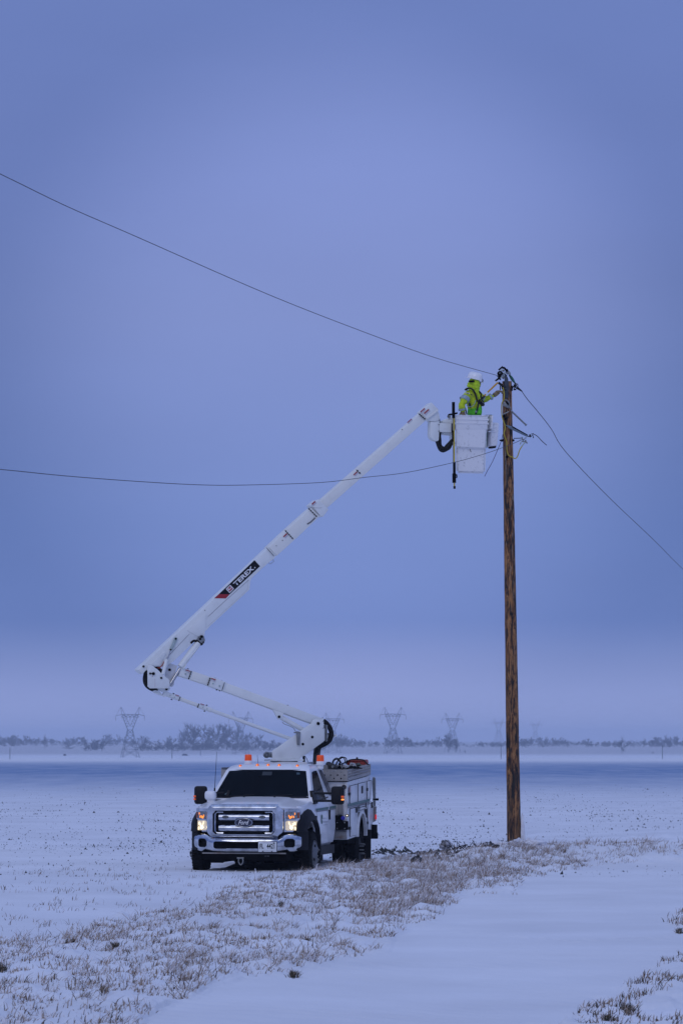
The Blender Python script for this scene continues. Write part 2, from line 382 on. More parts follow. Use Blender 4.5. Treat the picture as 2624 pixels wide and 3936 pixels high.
rr = np.concatenate([np.geomspace(.6, 27, 24), np.arange(27.6, 60, .075), np.arange(60, 84, .10), np.geomspace(84.2, 300, 240), np.geomspace(303, 4500, 90), np.geomspace(4700, 45000, 14)])
th = np.concatenate([np.linspace(-math.pi, -.16, 60)[:-1], np.linspace(-.16, -.105, 14)[:-1], np.linspace(-.105, .105, 440), np.linspace(.105, .16, 14)[1:], np.linspace(.16, math.pi, 60)[1:-1]])
RRg, THg = np.meshgrid(rr, th, indexing='ij')
GX = RRg*np.sin(THg); GY = RRg*np.cos(THg)
GZ, gpx, gpy, gmk = ground_z(GX, GY)
nr, ntg = GX.shape
co = np.stack([GX, GY, GZ], -1).reshape(-1, 3)
idx = np.arange(nr*ntg).reshape(nr, ntg)
nx = np.roll(idx, -1, axis=1)
quads = np.stack([idx[:-1], idx[1:], nx[1:], nx[:-1]], -1).reshape(-1, 4)
co = np.vstack([co, [[0, 0, 0]]])
tris = np.stack([np.full(ntg, nr*ntg), idx[0], nx[0]], -1)
def rawmesh(name, co, faces, mats, mi=None, smooth=False):
    me = bpy.data.meshes.new(name); co = np.asarray(co, np.float32)
    loops = np.concatenate([f.reshape(-1) for f in faces]).astype(np.int32)
    tot = np.concatenate([np.full(len(f), f.shape[1]) for f in faces]).astype(np.int32)
    st = np.concatenate([[0], np.cumsum(tot)[:-1]]).astype(np.int32)
    me.vertices.add(len(co)); me.vertices.foreach_set('co', co.reshape(-1))
    me.loops.add(len(loops)); me.loops.foreach_set('vertex_index', loops)
    me.polygons.add(len(tot)); me.polygons.foreach_set('loop_start', st); me.polygons.foreach_set('loop_total', tot)
    for m in mats: me.materials.append(m)
    if mi is not None: me.polygons.foreach_set('material_index', np.asarray(mi, np.int32))
    if smooth: me.polygons.foreach_set('use_smooth', np.ones(len(tot), bool))
    me.update(calc_edges=True); me.validate()
    o = bpy.data.objects.new(name, me); COL.objects.link(o); return o

def snow_material():
    m = bpy.data.materials.new('snow'); m.use_nodes = True; t = m.node_tree; b = t.nodes['Principled BSDF']; L = t.links.new
    b.inputs['Roughness'].default_value = .75; b.inputs['Specular IOR Level'].default_value = .25
    g = t.nodes.new('ShaderNodeNewGeometry'); sp = t.nodes.new('ShaderNodeSeparateXYZ'); L(g.outputs['Position'], sp.inputs[0])
    # band of darker, bluer snow colour further out in the field, broken by noise
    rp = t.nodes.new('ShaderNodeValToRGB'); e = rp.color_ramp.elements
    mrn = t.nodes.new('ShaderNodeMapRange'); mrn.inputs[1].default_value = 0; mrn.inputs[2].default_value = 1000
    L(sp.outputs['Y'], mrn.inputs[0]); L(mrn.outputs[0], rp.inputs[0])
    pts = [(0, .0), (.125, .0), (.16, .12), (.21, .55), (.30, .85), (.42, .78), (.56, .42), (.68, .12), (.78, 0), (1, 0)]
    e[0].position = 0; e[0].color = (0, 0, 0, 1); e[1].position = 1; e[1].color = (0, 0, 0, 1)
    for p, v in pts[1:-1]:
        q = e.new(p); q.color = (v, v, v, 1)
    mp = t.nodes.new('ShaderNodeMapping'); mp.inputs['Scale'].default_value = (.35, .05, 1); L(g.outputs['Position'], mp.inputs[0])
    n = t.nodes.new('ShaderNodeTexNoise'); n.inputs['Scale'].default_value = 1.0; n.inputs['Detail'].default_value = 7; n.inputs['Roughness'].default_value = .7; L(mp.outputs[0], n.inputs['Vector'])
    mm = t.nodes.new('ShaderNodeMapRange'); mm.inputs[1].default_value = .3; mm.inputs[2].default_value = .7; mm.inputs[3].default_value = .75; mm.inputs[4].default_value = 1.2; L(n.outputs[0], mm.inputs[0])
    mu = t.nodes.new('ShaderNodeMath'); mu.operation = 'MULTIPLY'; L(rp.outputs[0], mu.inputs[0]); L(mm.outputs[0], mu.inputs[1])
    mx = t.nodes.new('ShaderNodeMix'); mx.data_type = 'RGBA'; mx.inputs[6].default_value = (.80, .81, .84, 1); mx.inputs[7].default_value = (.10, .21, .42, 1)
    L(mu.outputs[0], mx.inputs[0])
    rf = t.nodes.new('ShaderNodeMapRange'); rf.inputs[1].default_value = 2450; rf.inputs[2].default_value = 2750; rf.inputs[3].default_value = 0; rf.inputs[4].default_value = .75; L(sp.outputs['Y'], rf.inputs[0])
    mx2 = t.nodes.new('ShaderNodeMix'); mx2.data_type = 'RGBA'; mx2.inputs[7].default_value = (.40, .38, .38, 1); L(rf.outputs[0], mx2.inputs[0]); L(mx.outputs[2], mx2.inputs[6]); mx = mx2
    # faint tonal drift of the crust
    n3 = t.nodes.new('ShaderNodeTexNoise'); n3.inputs['Scale'].default_value = .35; n3.inputs['Detail'].default_value = 8; L(g.outputs['Position'], n3.inputs['Vector'])
    m3 = t.nodes.new('ShaderNodeMapRange'); m3.inputs[1].default_value = .3; m3.inputs[2].default_value = .7; m3.inputs[3].default_value = .88; m3.inputs[4].default_value = 1.03; L(n3.outputs[0], m3.inputs[0])
    vs = t.nodes.new('ShaderNodeVectorMath'); vs.operation = 'SCALE'; L(mx.outputs[2], vs.inputs[0]); L(m3.outputs[0], vs.inputs['Scale'])
    L(vs.outputs[0], b.inputs['Base Color'])
    n2 = t.nodes.new('ShaderNodeTexNoise'); n2.inputs['Scale'].default_value = 9; n2.inputs['Detail'].default_value = 5; L(g.outputs['Position'], n2.inputs['Vector'])
    bu = t.nodes.new('ShaderNodeBump'); bu.inputs['Strength'].default_value = .35; bu.inputs['Distance'].default_value = .03; L(n2.outputs[0], bu.inputs['Height']); L(bu.outputs[0], b.inputs['Normal'])
    return m
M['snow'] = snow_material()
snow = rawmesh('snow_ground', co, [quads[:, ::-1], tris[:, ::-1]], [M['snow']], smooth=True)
snow['kind'] = 'structure'
# make sure faces point up
if snow.data.polygons[len(snow.data.polygons)//2].normal.z < 0: snow.data.flip_normals()

# ------------------------------------------------------------------ soil clods sticking out of the field snow
def gz(X, Y): return ground_z(np.asarray(X, float), np.asarray(Y, float))
def clod_mesh(X, Y, Z, R, hs, name, m, seed=3):
    rg = np.random.default_rng(seed); n = len(X)
    oc = np.array([[1, 0, 0], [0, 1, 0], [-1, 0, 0], [0, -1, 0], [0, 0, 1]], float)
    ff = np.array([[0, 1, 4], [1, 2, 4], [2, 3, 4], [3, 0, 4]])
    a = rg.uniform(0, 6.28, n); jit = rg.uniform(.6, 1.3, (n, 5))
    el = rg.uniform(.5, 1.0, n)
    lx = oc[None, :, 0]*jit*R[:, None]*1.25; ly = oc[None, :, 1]*jit*R[:, None]*el[:, None]
    lz = oc[None, :, 2]*jit*(R*hs)[:, None]; lz[:, :4] = -.02
    lx[:, 4] += rg.uniform(-.5, .5, n)*R
    ca, sa = np.cos(a)[:, None], np.sin(a)[:, None]
    co = np.stack([X[:, None]+lx*ca-ly*sa, Y[:, None]+lx*sa+ly*ca, Z[:, None]+lz], -1).reshape(-1, 3)
    fa = (np.arange(n)[:, None, None]*5+ff[None]).reshape(-1, 3)
    return rawmesh(name, co, [fa], [m])
n = 30000
Yc = 1/np.sqrt(RNG.uniform(1/200**2, 1/66**2, n))
Yc = Yc+.0
row = np.round((Yc)/.76)*.76+RNG.normal(0, .13, n); Yc = row
Xc = RNG.uniform(-.098, .098, n)*Yc
cl = fbm(Xc*.35, Yc*.25, 3, 44)
keep = (cl > RNG.uniform(-.55, .35, n))
Xc, Yc = Xc[keep], Yc[keep]
Zc, pxc, pyc, mkc = gz(Xc, Yc)
txc = (Xc-XA)*math.cos(TH)-(Yc-YA)*math.sin(TH); tyc = (Xc-XA)*math.sin(TH)+(Yc-YA)*math.cos(TH)
undertruck = (abs(txc) < 1.5) & (tyc > -1.5) & (tyc < 5.8)
ok = (mkc < .2) & ~undertruck & (pyc < 3420)
ok &= ~((pyc > 3280) & (RNG.uniform(0, 1, len(Xc)) < .7))
Xc, Yc, Zc = Xc[ok], Yc[ok], Zc[ok]
Rc = .009+.027*RNG.power(.45, len(Xc))*RNG.uniform(.25, 1, len(Xc))
big = RNG.uniform(0, 1, len(Xc)) < .03; Rc[big] *= 2.0
tag(clod_mesh(Xc, Yc, Zc, Rc, RNG.uniform(.5, 1.2, len(Xc)), 'soil_clods', M['soil']), 'dark soil clods poking in rows through the snowy field', 'soil clods', kind='stuff')
# spoil ridge between truck and pole
n = 420
t = RNG.uniform(0, 1, n); pxs = 1440+t*520+RNG.normal(0, 6, n); pys = 3262-8*t+RNG.normal(0, 5, n)-10*np.sin(t*9)
Ys = (CAMZ-.1-.15*t)*F/(pys-HOR); Xs = (pxs-CX)/F*Ys
Zs = gz(Xs, Ys)[0]
cls = fbm(Xs*1.6, Ys*0, 2, 8) > -.12
Xs, Ys, Zs = Xs[cls], Ys[cls], Zs[cls]
tag(clod_mesh(Xs, Ys, Zs, RNG.uniform(.03, .085, len(Xs)), RNG.uniform(.5, 1.1, len(Xs)), 'spoil_ridge', M['soil'], 5), 'broken line of dark dug soil lying between truck and pole', 'dug soil', kind='stuff')
# bare trampled soil under the truck
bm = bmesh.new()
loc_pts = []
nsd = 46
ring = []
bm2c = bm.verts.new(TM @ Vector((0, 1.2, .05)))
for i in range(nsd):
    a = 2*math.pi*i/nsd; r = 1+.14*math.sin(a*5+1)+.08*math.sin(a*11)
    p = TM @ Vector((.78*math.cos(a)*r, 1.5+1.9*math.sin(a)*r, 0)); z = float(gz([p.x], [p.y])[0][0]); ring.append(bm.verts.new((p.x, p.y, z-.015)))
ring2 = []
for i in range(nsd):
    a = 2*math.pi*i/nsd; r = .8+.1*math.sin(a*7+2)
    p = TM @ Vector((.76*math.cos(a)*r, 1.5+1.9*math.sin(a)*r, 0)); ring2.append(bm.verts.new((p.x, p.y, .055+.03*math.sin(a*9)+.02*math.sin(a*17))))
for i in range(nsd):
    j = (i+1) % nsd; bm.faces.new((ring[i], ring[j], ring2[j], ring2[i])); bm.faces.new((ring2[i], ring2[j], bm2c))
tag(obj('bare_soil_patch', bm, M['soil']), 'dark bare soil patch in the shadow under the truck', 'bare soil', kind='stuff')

# ------------------------------------------------------------------ grass and stubble
GM = [mat('straw_grass', (.40, .30, .22), .9, var=.3, vscale=3), mat('brown_grass', (.13, .085, .06), .9, var=.3, vscale=3), mat('frosted_grass', (.78, .74, .76), .8, var=.2, vscale=3), mat('green_black_grass', (.03, .030, .016), .9)]
def blades(name, X, Y, H, Wd, lean, matw, seed, label, cat):
    rg = np.random.default_rng(seed); n = len(X); Z = gz(X, Y)[0]-.01
    a = rg.uniform(0, 6.28, n); la = rg.normal(0, 1, n)*1.5+.3  # prevailing lean to image right
    dx = np.cos(la)*lean; dy = np.sin(la)*lean
    wx = np.cos(a)*Wd/2; wy = np.sin(a)*Wd/2*.4
    wx = np.where(abs(wx) < Wd*.25, Wd*.25, wx)
    def P(t, w): return [np.stack([X+dx*H*t**1.6+s*w*wx, Y+dy*H*t**1.6+s*w*wy, Z+H*t*(1-.35*lean*t)], -1) for s in (-1, 1)]
    p0 = P(0., 1.); p1 = P(.55, .9); p2 = P(1., .12)
    co = np.stack([p0[0], p0[1], p1[0], p1[1], p2[0], p2[1]], 1).reshape(-1, 3)
    b = np.arange(n)[:, None]*6
    f = np.concatenate([b+np.array([[0, 1, 3, 2]]), b+np.array([[2, 3, 5, 4]])], 1).reshape(-1, 4)
    mi = rg.choice(4, size=n, p=matw); mi = np.repeat(mi, 2)
    o = rawmesh(name, co, [f], GM, mi)
    return tag(o, label, cat, kind='stuff')
def scatter(n, poly, Y0, Y1, thr=-.2, seed=1, clump=None, xr=.12, nscale=1.0):
    rg = np.random.default_rng(seed)
    Y = np.sqrt(rg.uniform(Y0**2, Y1**2, n)); X = rg.uniform(-xr, xr, n)*Y
    if clump:
        k = clump; cxn = X[:n//k]; cyn = Y[:n//k]; m = n//k
        X = np.repeat(cxn, k)+rg.normal(0, .045, m*k); Y = np.repeat(cyn, k)+rg.normal(0, .06, m*k)
    Z, px, py, mk = gz(X, Y)
    d = fbm(X*.9*nscale, Y*.55*nscale, 3, seed+60)
    ed = fbm(X*1.1, Y*.8, 3, 21)*60; ed2 = fbm(X*1.1+50, Y*.8, 3, 22)*26
    ok = inpoly(px+ed, py+ed2, poly) & (d > thr) & (px > -60) & (px < 2690) & (py < 4000)
    tx = (X-XA)*math.cos(TH)-(Y-YA)*math.sin(TH); ty = (X-XA)*math.sin(TH)+(Y-YA)*math.cos(TH)
    ok &= ~((abs(tx) < 1.3) & (ty > -1.2) & (ty < 5.5))
    ok &= ~((px > 2250) & (py < 3420) & (rg.uniform(0, 1, len(X)) < .5))
    return X[ok], Y[ok], px[ok], py[ok]
def R(n, a, b): return RNG.uniform(a, b, n)
X, Y, px, py = scatter(170000, VERGE, 30, 82, -.30, 1, clump=7)
n = len(X)
blades('stubble_grass', X, Y, R(n, .02, .095)*(1+.9*(RNG.uniform(0, 1, n) < .08)), R(n, .005, .012), R(n, .1, 1.3), [.40, .25, .31, .04], 3, 'mown grass stubble sticking through snow along the verge', 'grass')
X, Y, px, py = scatter(60000, VERGE, 30, 82, .14, 2, clump=26, nscale=.8)
n = len(X)
blades('rank_grass', X, Y, R(n, .06, .25), R(n, .004, .009), R(n, .4, 2.0), [.44, .14, .40, .02], 4, 'longer frosted tan grass lying in tangled patches on verge', 'grass')
# dense fluffy band right of the truck, below the pole
BAND = [(1400, 3345), (1600, 3312), (1800, 3300), (1990, 3262), (2200, 3262), (2500, 3235), (2560, 3275), (2250, 3318), (2010, 3360), (1940, 3410), (1740, 3430), (1690, 3500), (1580, 3530), (1380, 3540), (1250, 3450)]
X, Y, px, py = scatter(120000, BAND, 40, 84, -.12, 5, clump=20)
n = len(X)
blades('straw_grass', X, Y, R(n, .06, .26), R(n, .005, .010), R(n, .3, 1.9), [.42, .20, .36, .02], 6, 'pinkish tan frosted grass between truck and pole', 'grass')
X, Y, px, py = scatter(50000, CORNER+[], 28, 50, -.02, 7, clump=7)
n = len(X)
blades('stubble_grass', X, Y, R(n, .03, .10), R(n, .006, .013), R(n, .1, 1.0), [.25, .45, .15, .15], 8, 'grass stubble in the near right corner of the ditch bank', 'grass')
X, Y, px, py = scatter(60000, TUFT, 30, 60, -.4, 9, clump=9)
n = len(X)
if n: blades('stubble_grass', X, Y, R(n, .04, .12), R(n, .006, .013), R(n, .1, 1.0), [.25, .45, .2, .1], 10, 'small grass patch at the right edge of the ditch', 'grass')
# dark tussocks
tx_, ty_, tr_ = [], [], []
for P, sz in (((277, 3620), 26), ((440, 3632), 34), ((1128, 3722), 26), ((2405, 3855), 36), ((2330, 3885), 26), ((1175, 3598), 18), ((330, 3830), 16), ((405, 3815), 16), ((1080, 3460), 20), ((2160, 3225+80), 16), ((12, 3722), 26), ((2600, 3545), 20)):
    Yt = (CAMZ+.02)*F/(P[1]+14-HOR); Xt = (P[0]-CX)/F*Yt; k = int(sz*7)
    tx_ += list(Xt+RNG.normal(0, sz*.4/500, k)); ty_ += list(Yt+RNG.normal(0, .12, k))
tx_, ty_ = np.array(tx_), np.array(ty_); n = len(tx_)
blades('tussock_grass', tx_, ty_, R(n, .04, .10), R(n, .006, .012), R(n, .1, 1.1), [.15, .25, .1, .5], 12, 'dark green tussocks showing through the verge snow', 'grass')
# sparse stems in the field corner, left of and in front of the truck
FIELDL = [(-100, 3330), (700, 3340), (1450, 3345), (1450, 3400), (1000, 3430), (800, 3500), (430, 3560), (0, 3620), (-100, 3640)]
X, Y, px, py = scatter(9000, FIELDL, 40, 72, -.05, 13, clump=5)
n = len(X)
blades('sparse_stems', X, Y, R(n, .02, .11), R(n, .005, .010), R(n, .1, 1.0), [.2, .5, .25, .05], 14, 'sparse dry stems in snow at the left field edge', 'dry stems')
# iced stems standing close in front of the truck
ist = thing('iced_stem', 'short ice coated stem standing in snow before the bumper', 'dry stem', Matrix.Translation((0, 0, 0)))
bpy.data.objects.remove(ist)
k = 0
for P, h in ((A_(1090, 1500), 100), (A_(565, 1470), 40), (A_(640, 1470), 45), (A_(765, 1480), 50), (A_(1300, 1480), 40), (A_(1370, 1475), 50), (B_(985, 1990), 200), (B_(545, 1900), 100)):
    Yt = 67.4 if P[0] < 1090 or P[0] > 1200 else 67.2
    Yt = CAMZ*F/(P[1]-HOR); p = at(P, Yt); hh = h/4.1/216
    bm = bmesh.new(); tube(bm, [p-Vector((0, 0, .05)), p+Vector((-.008, 0, hh*.6)), p+Vector((-.018+.03*(k % 2), 0, hh))], .010, 6, 3, rf=lambda t: 1-.5*t)
    o = obj('iced_stem', bm, M['ice']); p2 = [c for c in bpy.data.objects if False]
    names = ['tall white iced stem in the middle before the bumper', 'short iced stem below the left headlight, first from the left', 'iced stem second from left in front of the bumper', 'iced stem between the tow shackle and left tyre', 'iced stem below the right end of the number plate', 'iced stem just left of the right front tyre', 'tallest iced stem standing before the rear wheels', 'iced stem leaning against the right front wheel']
    tag(o, names[k], 'dry stem', 'iced stems in front of the truck'); k += 1

# ------------------------------------------------------------------ far trees, posts and lattice towers
def zfar(X, Y): return float(base_z(np.array([X]), np.array([Y]))[0])
def tree_arrays(h, w, nb, rg, tw=.10, trunkh=.25):
    V, Fc = [], []
    def stick(p, q, r):
        r = r*.8
        d = q-p; s = Vector((d.z, 0, -d.x)).normalized()*r; s2 = Vector((0, r, 0))
        b = len(V); V.extend([p+s, p-s, q+s*.35, q-s*.35]); Fc.append((b, b+1, b+3, b+2))
        b = len(V); V.extend([p+s2, p-s2, q+s2*.35, q-s2*.35]); Fc.append((b, b+1, b+3, b+2))
    trunk = []; stick(Vector((0, 0, -.3)), Vector((0, 0, h*.55)), h*.016)
    nt_ = len(Fc)
    for i in range(nb):
        a = rg.uniform(0, 6.28); z0 = h*(trunkh+rg.random()*(.62-trunkh)); el = rg.uniform(.25, 1.3)
        ln = rg.uniform(.25, .55)*h*(1.1-.4*z0/h)
        d = Vector((math.cos(a)*math.cos(el)*w, math.sin(a)*math.cos(el)*w, math.sin(el)))
        p = Vector((0, 0, z0)); q = p+d*ln*.5; stick(p, q, h*.006)
        for j in range(4):
            e = d+Vector((rg.uniform(-.6, .6), rg.uniform(-.6, .6), rg.uniform(-.2, .5))); q2 = q+e.normalized()*ln*rg.uniform(.3, .6); stick(q, q2, tw*.6)
            for l in range(5):
                e2 = e+Vector((rg.uniform(-.8, .8), rg.uniform(-.8, .8), rg.uniform(-.3, .6))); s0 = q.lerp(q2, rg.uniform(.3, 1)); stick(s0, s0+e2.normalized()*ln*rg.uniform(.12, .34), tw*.4)
    return V, Fc, nt_
rgt = random.Random(5)
protos = []
def as_mesh(V, Fc, name):
    me = bpy.data.meshes.new(name); me.from_pydata([tuple(v) for v in V], [], Fc); me.materials.append(M['twig']); return me
for k in range(5):
    V, Fc, nt_ = tree_arrays(10, (.8, 1.0, .7, 1.2, .9)[k], (26, 30, 22, 30, 26)[k], rgt, tw=.16, trunkh=(.06, .04, .12, .02, .08)[k])
    tr = as_mesh(V[:nt_*4], Fc[:nt_], 'trunk'); cw = as_mesh(V, [f for f in Fc[nt_:]], 'crown')
    protos.append((tr, cw, V, Fc))
def tree(px, ybase, h_px, Y, k, label, wide=1.0, group=None):
    X = (px-CX)/F*Y; h = h_px*Y/F*1.06; z = zfar(X, Y)-.07*h
    t_ = thing('bare_tree', label, 'tree', Matrix.Translation((X, Y, z)) @ Matrix.Rotation(rgt.uniform(0, 6), 4, 'Z') @ Matrix.Diagonal((h/10*wide, h/10*wide, h/10, 1)), group)
    for nm, me in (('trunk', protos[k][0]), ('crown', protos[k][1])):
        o = bpy.data.objects.new(nm, me); COL.objects.link(o); o.parent = t_
    return t_
G1 = 'trees of the tall hazy clump behind the boom'
for i, (px, hp, k, wd, lb) in enumerate([(712, 88, 0, 1.1, 'lowest hazy bare tree at the left end of the big clump'), (745, 108, 1, 1.3, 'broad hazy bare tree rising near the left of the clump'), (790, 112, 3, 1.2, 'tallest rounded bare tree of the big hazy clump'), (838, 104, 1, 1.0, 'hazy bare tree in the middle of the big clump'), (873, 112, 0, 1.0, 'tall narrow crowned tree right of the clump middle'), (915, 96, 2, 1.0, 'hazy bare tree beside the lattice tower behind the boom'), (955, 74, 4, 1.1, 'lower hazy bare tree right of the tower behind the boom'), (995, 64, 0, 1.2, 'small bare tree at the right end of the clump')]):
    tree(px, 2888, hp, 3050+i*13, k, lb, wd, G1)
tree(2385, 2897, 62, 2700, 2, 'lone bare tree standing forward of the tree line at right', .9)
tree(1722, 2892, 88, 2840, 4, 'slim bare tree left of the lattice tower near the utility pole', .5)
tree(1748, 2892, 60, 2840, 0, 'bushy bare tree at the foot of the lattice tower', .7)
tree(175, 2884, 52, 3200, 2, 'small lone bare tree at the far left of the horizon', .9)
tree(268, 2884, 30, 3150, 3, 'low rounded bush left of the big lattice tower', 1.5)
tree(365, 2887, 36, 3100, 3, 'wide hazy bush just left of the big lattice tower', 2.0)
tree(560, 2889, 56, 3120, 1, 'rounded hazy tree just right of the big lattice tower', 1.3)
tree(600, 2888, 44, 3150, 3, 'low wide tree between big lattice tower and clump', 1.5)
tree(650, 2888, 58, 3160, 4, 'upright hazy tree left of the big clump', .9)
tree(2255, 2868, 34, 3500, 1, 'rounded low tree right of the utility pole on the skyline', 1.5)
tree(2330, 2866, 24, 3550, 3, 'very low tree left of the lone right hand tree', 1.4)
tree(1312, 2868, 56, 3300, 1, 'hazy tree behind the turret hose on the skyline', 1.2)
tree(2505, 2895, 10, 2700, 3, 'tiny bush on the snow right of the lone tree', 1.2)
tree(1784, 2891, 13, 2800, 3, 'tiny bush right of the tower near the utility pole', .7)
# the long wooded skyline as one mass
V, Fc = [], []; Vn = []
rg = random.Random(9)
allc, allf = [], []; off = 0
pr = []
for k in range(5):
    V, Fc, nt_ = tree_arrays(10, (.8, 1.0, .7, 1.2, .9)[k], 8, rgt, tw=.26, trunkh=(.06, .04, .12, .02, .08)[k]); pr.append((np.array([tuple(v) for v in V]), np.array(Fc)))
for i in range(1600):
    px = rg.uniform(-260, 2900) if i < 950 else rg.choice([rg.uniform(-2400, -260), rg.uniform(2900, 5200)])
    prof = 20+16*math.sin(px*.011)+10*math.sin(px*.037+1)
    if px < 560: prof = 40+8*math.sin(px*.02)
    if 560 < px < 1250: prof = 38+9*math.sin(px*.05)
    if 1250 < px < 1750: prof = 38+9*math.sin(px*.03)
    if 1750 < px < 1960: prof = 24
    if 1990 < px < 2170: prof = 41
    if 2170 < px < 2450: prof = 27
    if px > 2450: prof = 41+7*math.sin(px*.03)
    h_px = max(8, prof*rg.uniform(.45, 1.08)); Y = rg.uniform(3350, 3900) if px > 1250 else (rg.uniform(2950, 3150) if px > 540 or (330 < px < 400) else rg.uniform(3600, 4400))
    X = (px-CX)/F*Y; h = h_px*Y/F; P, Q = pr[rg.randrange(5)]
    a = rg.uniform(0, 6.28); c, s = math.cos(a), math.sin(a); sc = h/10; w = sc*rg.uniform(.9, 1.7)
    z = zfar(X, Y)-.14*h
    allc.append(np.stack([X+(P[:, 0]*c-P[:, 1]*s)*w, Y+(P[:, 0]*s+P[:, 1]*c)*w, z+P[:, 2]*sc], -1)); allf.append(Q+off); off += len(P)
tag(rawmesh('far_wood', np.vstack(allc), [np.vstack(allf)], [M['twig']]), 'long hazy line of bare woodland along the far horizon', 'wood', kind='stuff')
# lattice towers
def lattice(px, ytop, ybase, Y, label, rotz=.25, th=.14):
    X = (px-CX)/F*Y; z = CAMZ-(ybase-HOR)/F*Y; H = (ybase-ytop)/F*Y
    g = zfar(X, Y)
    t_ = thing('lattice_tower', label, 'pylon', Matrix.Translation((X, Y, g)) @ Matrix.Rotation(rotz, 4, 'Z'), 'lattice transmission towers'); th = th*.85
    H += max(0, z-g)
    s = H/30.0
    def st(bm, p, q, r=th): 
        p, q = Vector(p), Vector(q); rod(bm, p, q, r*s*.6, n=4)
    legs = bmesh.new(); br = bmesh.new(); arm = bmesh.new(); hd = bmesh.new()
    base, waist, zw = 5.2*s, 1.4*s, 16.5*s
    for sx in (-1, 1):
        for sy in (-1, 1): st(legs, (sx*base, sy*base, -1), (sx*waist, sy*waist, zw), .2)
    zs = [0, 5*s, 9.5*s, 13.2*s, 16.5*s]
    w = lambda z: base+(waist-base)*z/zw
    for a, b in zip(zs[:-1], zs[1:]):
        for sy in (-1, 1):
            st(br, (-w(a), sy*w(a), a), (w(b), sy*w(b), b)); st(br, (w(a), sy*w(a), a), (-w(b), sy*w(b), b)); st(br, (-w(b), sy*w(b), b), (w(b), sy*w(b), b))
            st(br, (sy*w(a), -w(a), a), (sy*w(b), w(b), b))
    # two horns widening to the bridge
    top = 25.6*s; hw = 5.1*s
    for sx in (-1, 1):
        st(hd, (sx*waist, -waist*.8, zw), (sx*hw, 0, top), .18); st(hd, (0, 0, 18.8*s), (sx*(hw-2*s), 0, top), .18); st(hd, (sx*waist, waist*.8, zw), (sx*hw, 0, top), .18)
        for k in range(5):
            f0, f1 = k/5, (k+1)/5
            p = Vector((sx*waist, 0, zw)).lerp(Vector((sx*hw, 0, top)), f1); q = Vector((0, 0, 18.8*s)).lerp(Vector((sx*(hw-2*s), 0, top)), f0); q2 = Vector((0, 0, 18.8*s)).lerp(Vector((sx*(hw-2*s), 0, top)), f1)
            st(hd, p, q); st(hd, p, q2)
        st(hd, (sx*hw, 0, top), (sx*(hw+.4*s), 0, 30*s), .2); st(hd, (sx*(hw-2*s), 0, top), (sx*(hw+.4*s), 0, 30*s), .2); st(hd, (sx*(hw+3.3*s), 0, top-.6*s), (sx*(hw+.4*s), 0, 30*s), .12)
    for y in (-.7*s, .7*s):
        st(arm, (-hw-3.5*s, y*.3, top-.8*s), (-hw, y, top), .2); st(arm, (hw+3.5*s, y*.3, top-.8*s), (hw, y, top), .2)
        st(arm, (-hw, y, top), (hw, y, top), .22); st(arm, (-hw, y, top-1.6*s), (hw, y, top-1.6*s), .2)
        for k in range(8):
            a = -hw+k*hw/4; st(arm, (a, y, top if k % 2 else top-1.6*s), (a+hw/4, y, top-1.6*s if k % 2 else top))
    obj('leg_frame', legs, M['tower'], t_, False); obj('lattice_bracing', br, M['tower'], t_, False); obj('crossarm', arm, M['tower'], t_, False); obj('tower_head', hd, M['tower'], t_, False)
    for xx in (-hw-3.5*s, 0, hw+3.5*s):
        bm = bmesh.new(); rod(bm, (xx, 0, top-.9*s), (xx, 0, top-3.6*s), .12*s, n=5); obj('insulator_string', bm, M['tower'], t_, False)
    return t_
lattice(502, 2718, 2912, 2330, 'largest hazy lattice tower, standing left below the elbow of the boom', .2, .17)
lattice(926, 2749, 2914, 2600, 'lattice tower half hidden behind the thin lower boom link', .25, .15)
lattice(1279, 2746, 2900, 2780, 'lattice tower just behind the turret hose', .25, .14)
lattice(1509, 2719, 2897, 2700, 'lattice tower right of the truck, middle of the picture', .2, .16)
lattice(1737, 2740, 2890, 2900, 'lattice tower left of the utility pole beside bare trees', .3, .14)
lattice(1914, 2768, 2868, 4500, 'faint lattice tower immediately left of the utility pole', .3, .12)
lattice(2055, 2780, 2866, 5400, 'faintest lattice tower, right of the utility pole', .3, .12)
# field posts and a faint far line of them
for px, yt, yb, Y, lb in ((42, 2876, 2921, 950, 'thin grey post far out in the left field'), (663, 2880, 2916, 1150, 'thin post in the snow below the thin boom link'), (1923, 2868, 2919, 1000, 'thin post in the field just left of the utility pole'), (2541, 2860, 2911, 1100, 'thin post far out near the right edge'), (772, 2866, 2890, 2500, 'short far post below the big tree clump')):
    X = (px-CX)/F*Y; z = zfar(X, Y); h = (yb-yt)/F*Y; bm = bmesh.new(); rod(bm, (0, 0, -1), (0, 0, h), .09*Y/1000, .07*Y/1000, 6)
    o = obj('field_post', bm, M['tower']); o.location = (X, Y, z); tag(o, lb, 'post', 'field posts')
# snow banked far hummocks
for px, py, w_, lb in ((712, 2896, 26, 'dark low brush heap on the far snow below the boom link'), (252, 2901, 14, 'small dark brush heap on the far snow at left')):
    Y = 2500; X = (px-CX)/F*Y; z = zfar(X, Y); bm = bmesh.new()
    bmesh.ops.create_icosphere(bm, subdivisions=2, radius=1)
    for v in bm.verts: v.co *= 1+.35*mnoise.noise(v.co*3)
    o = obj('brush_heap', bm, M['twig'], None, False); o.location = (X, Y, z); o.scale = (w_*Y/F*.5, 2, 1.1); tag(o, lb, 'brush heap')

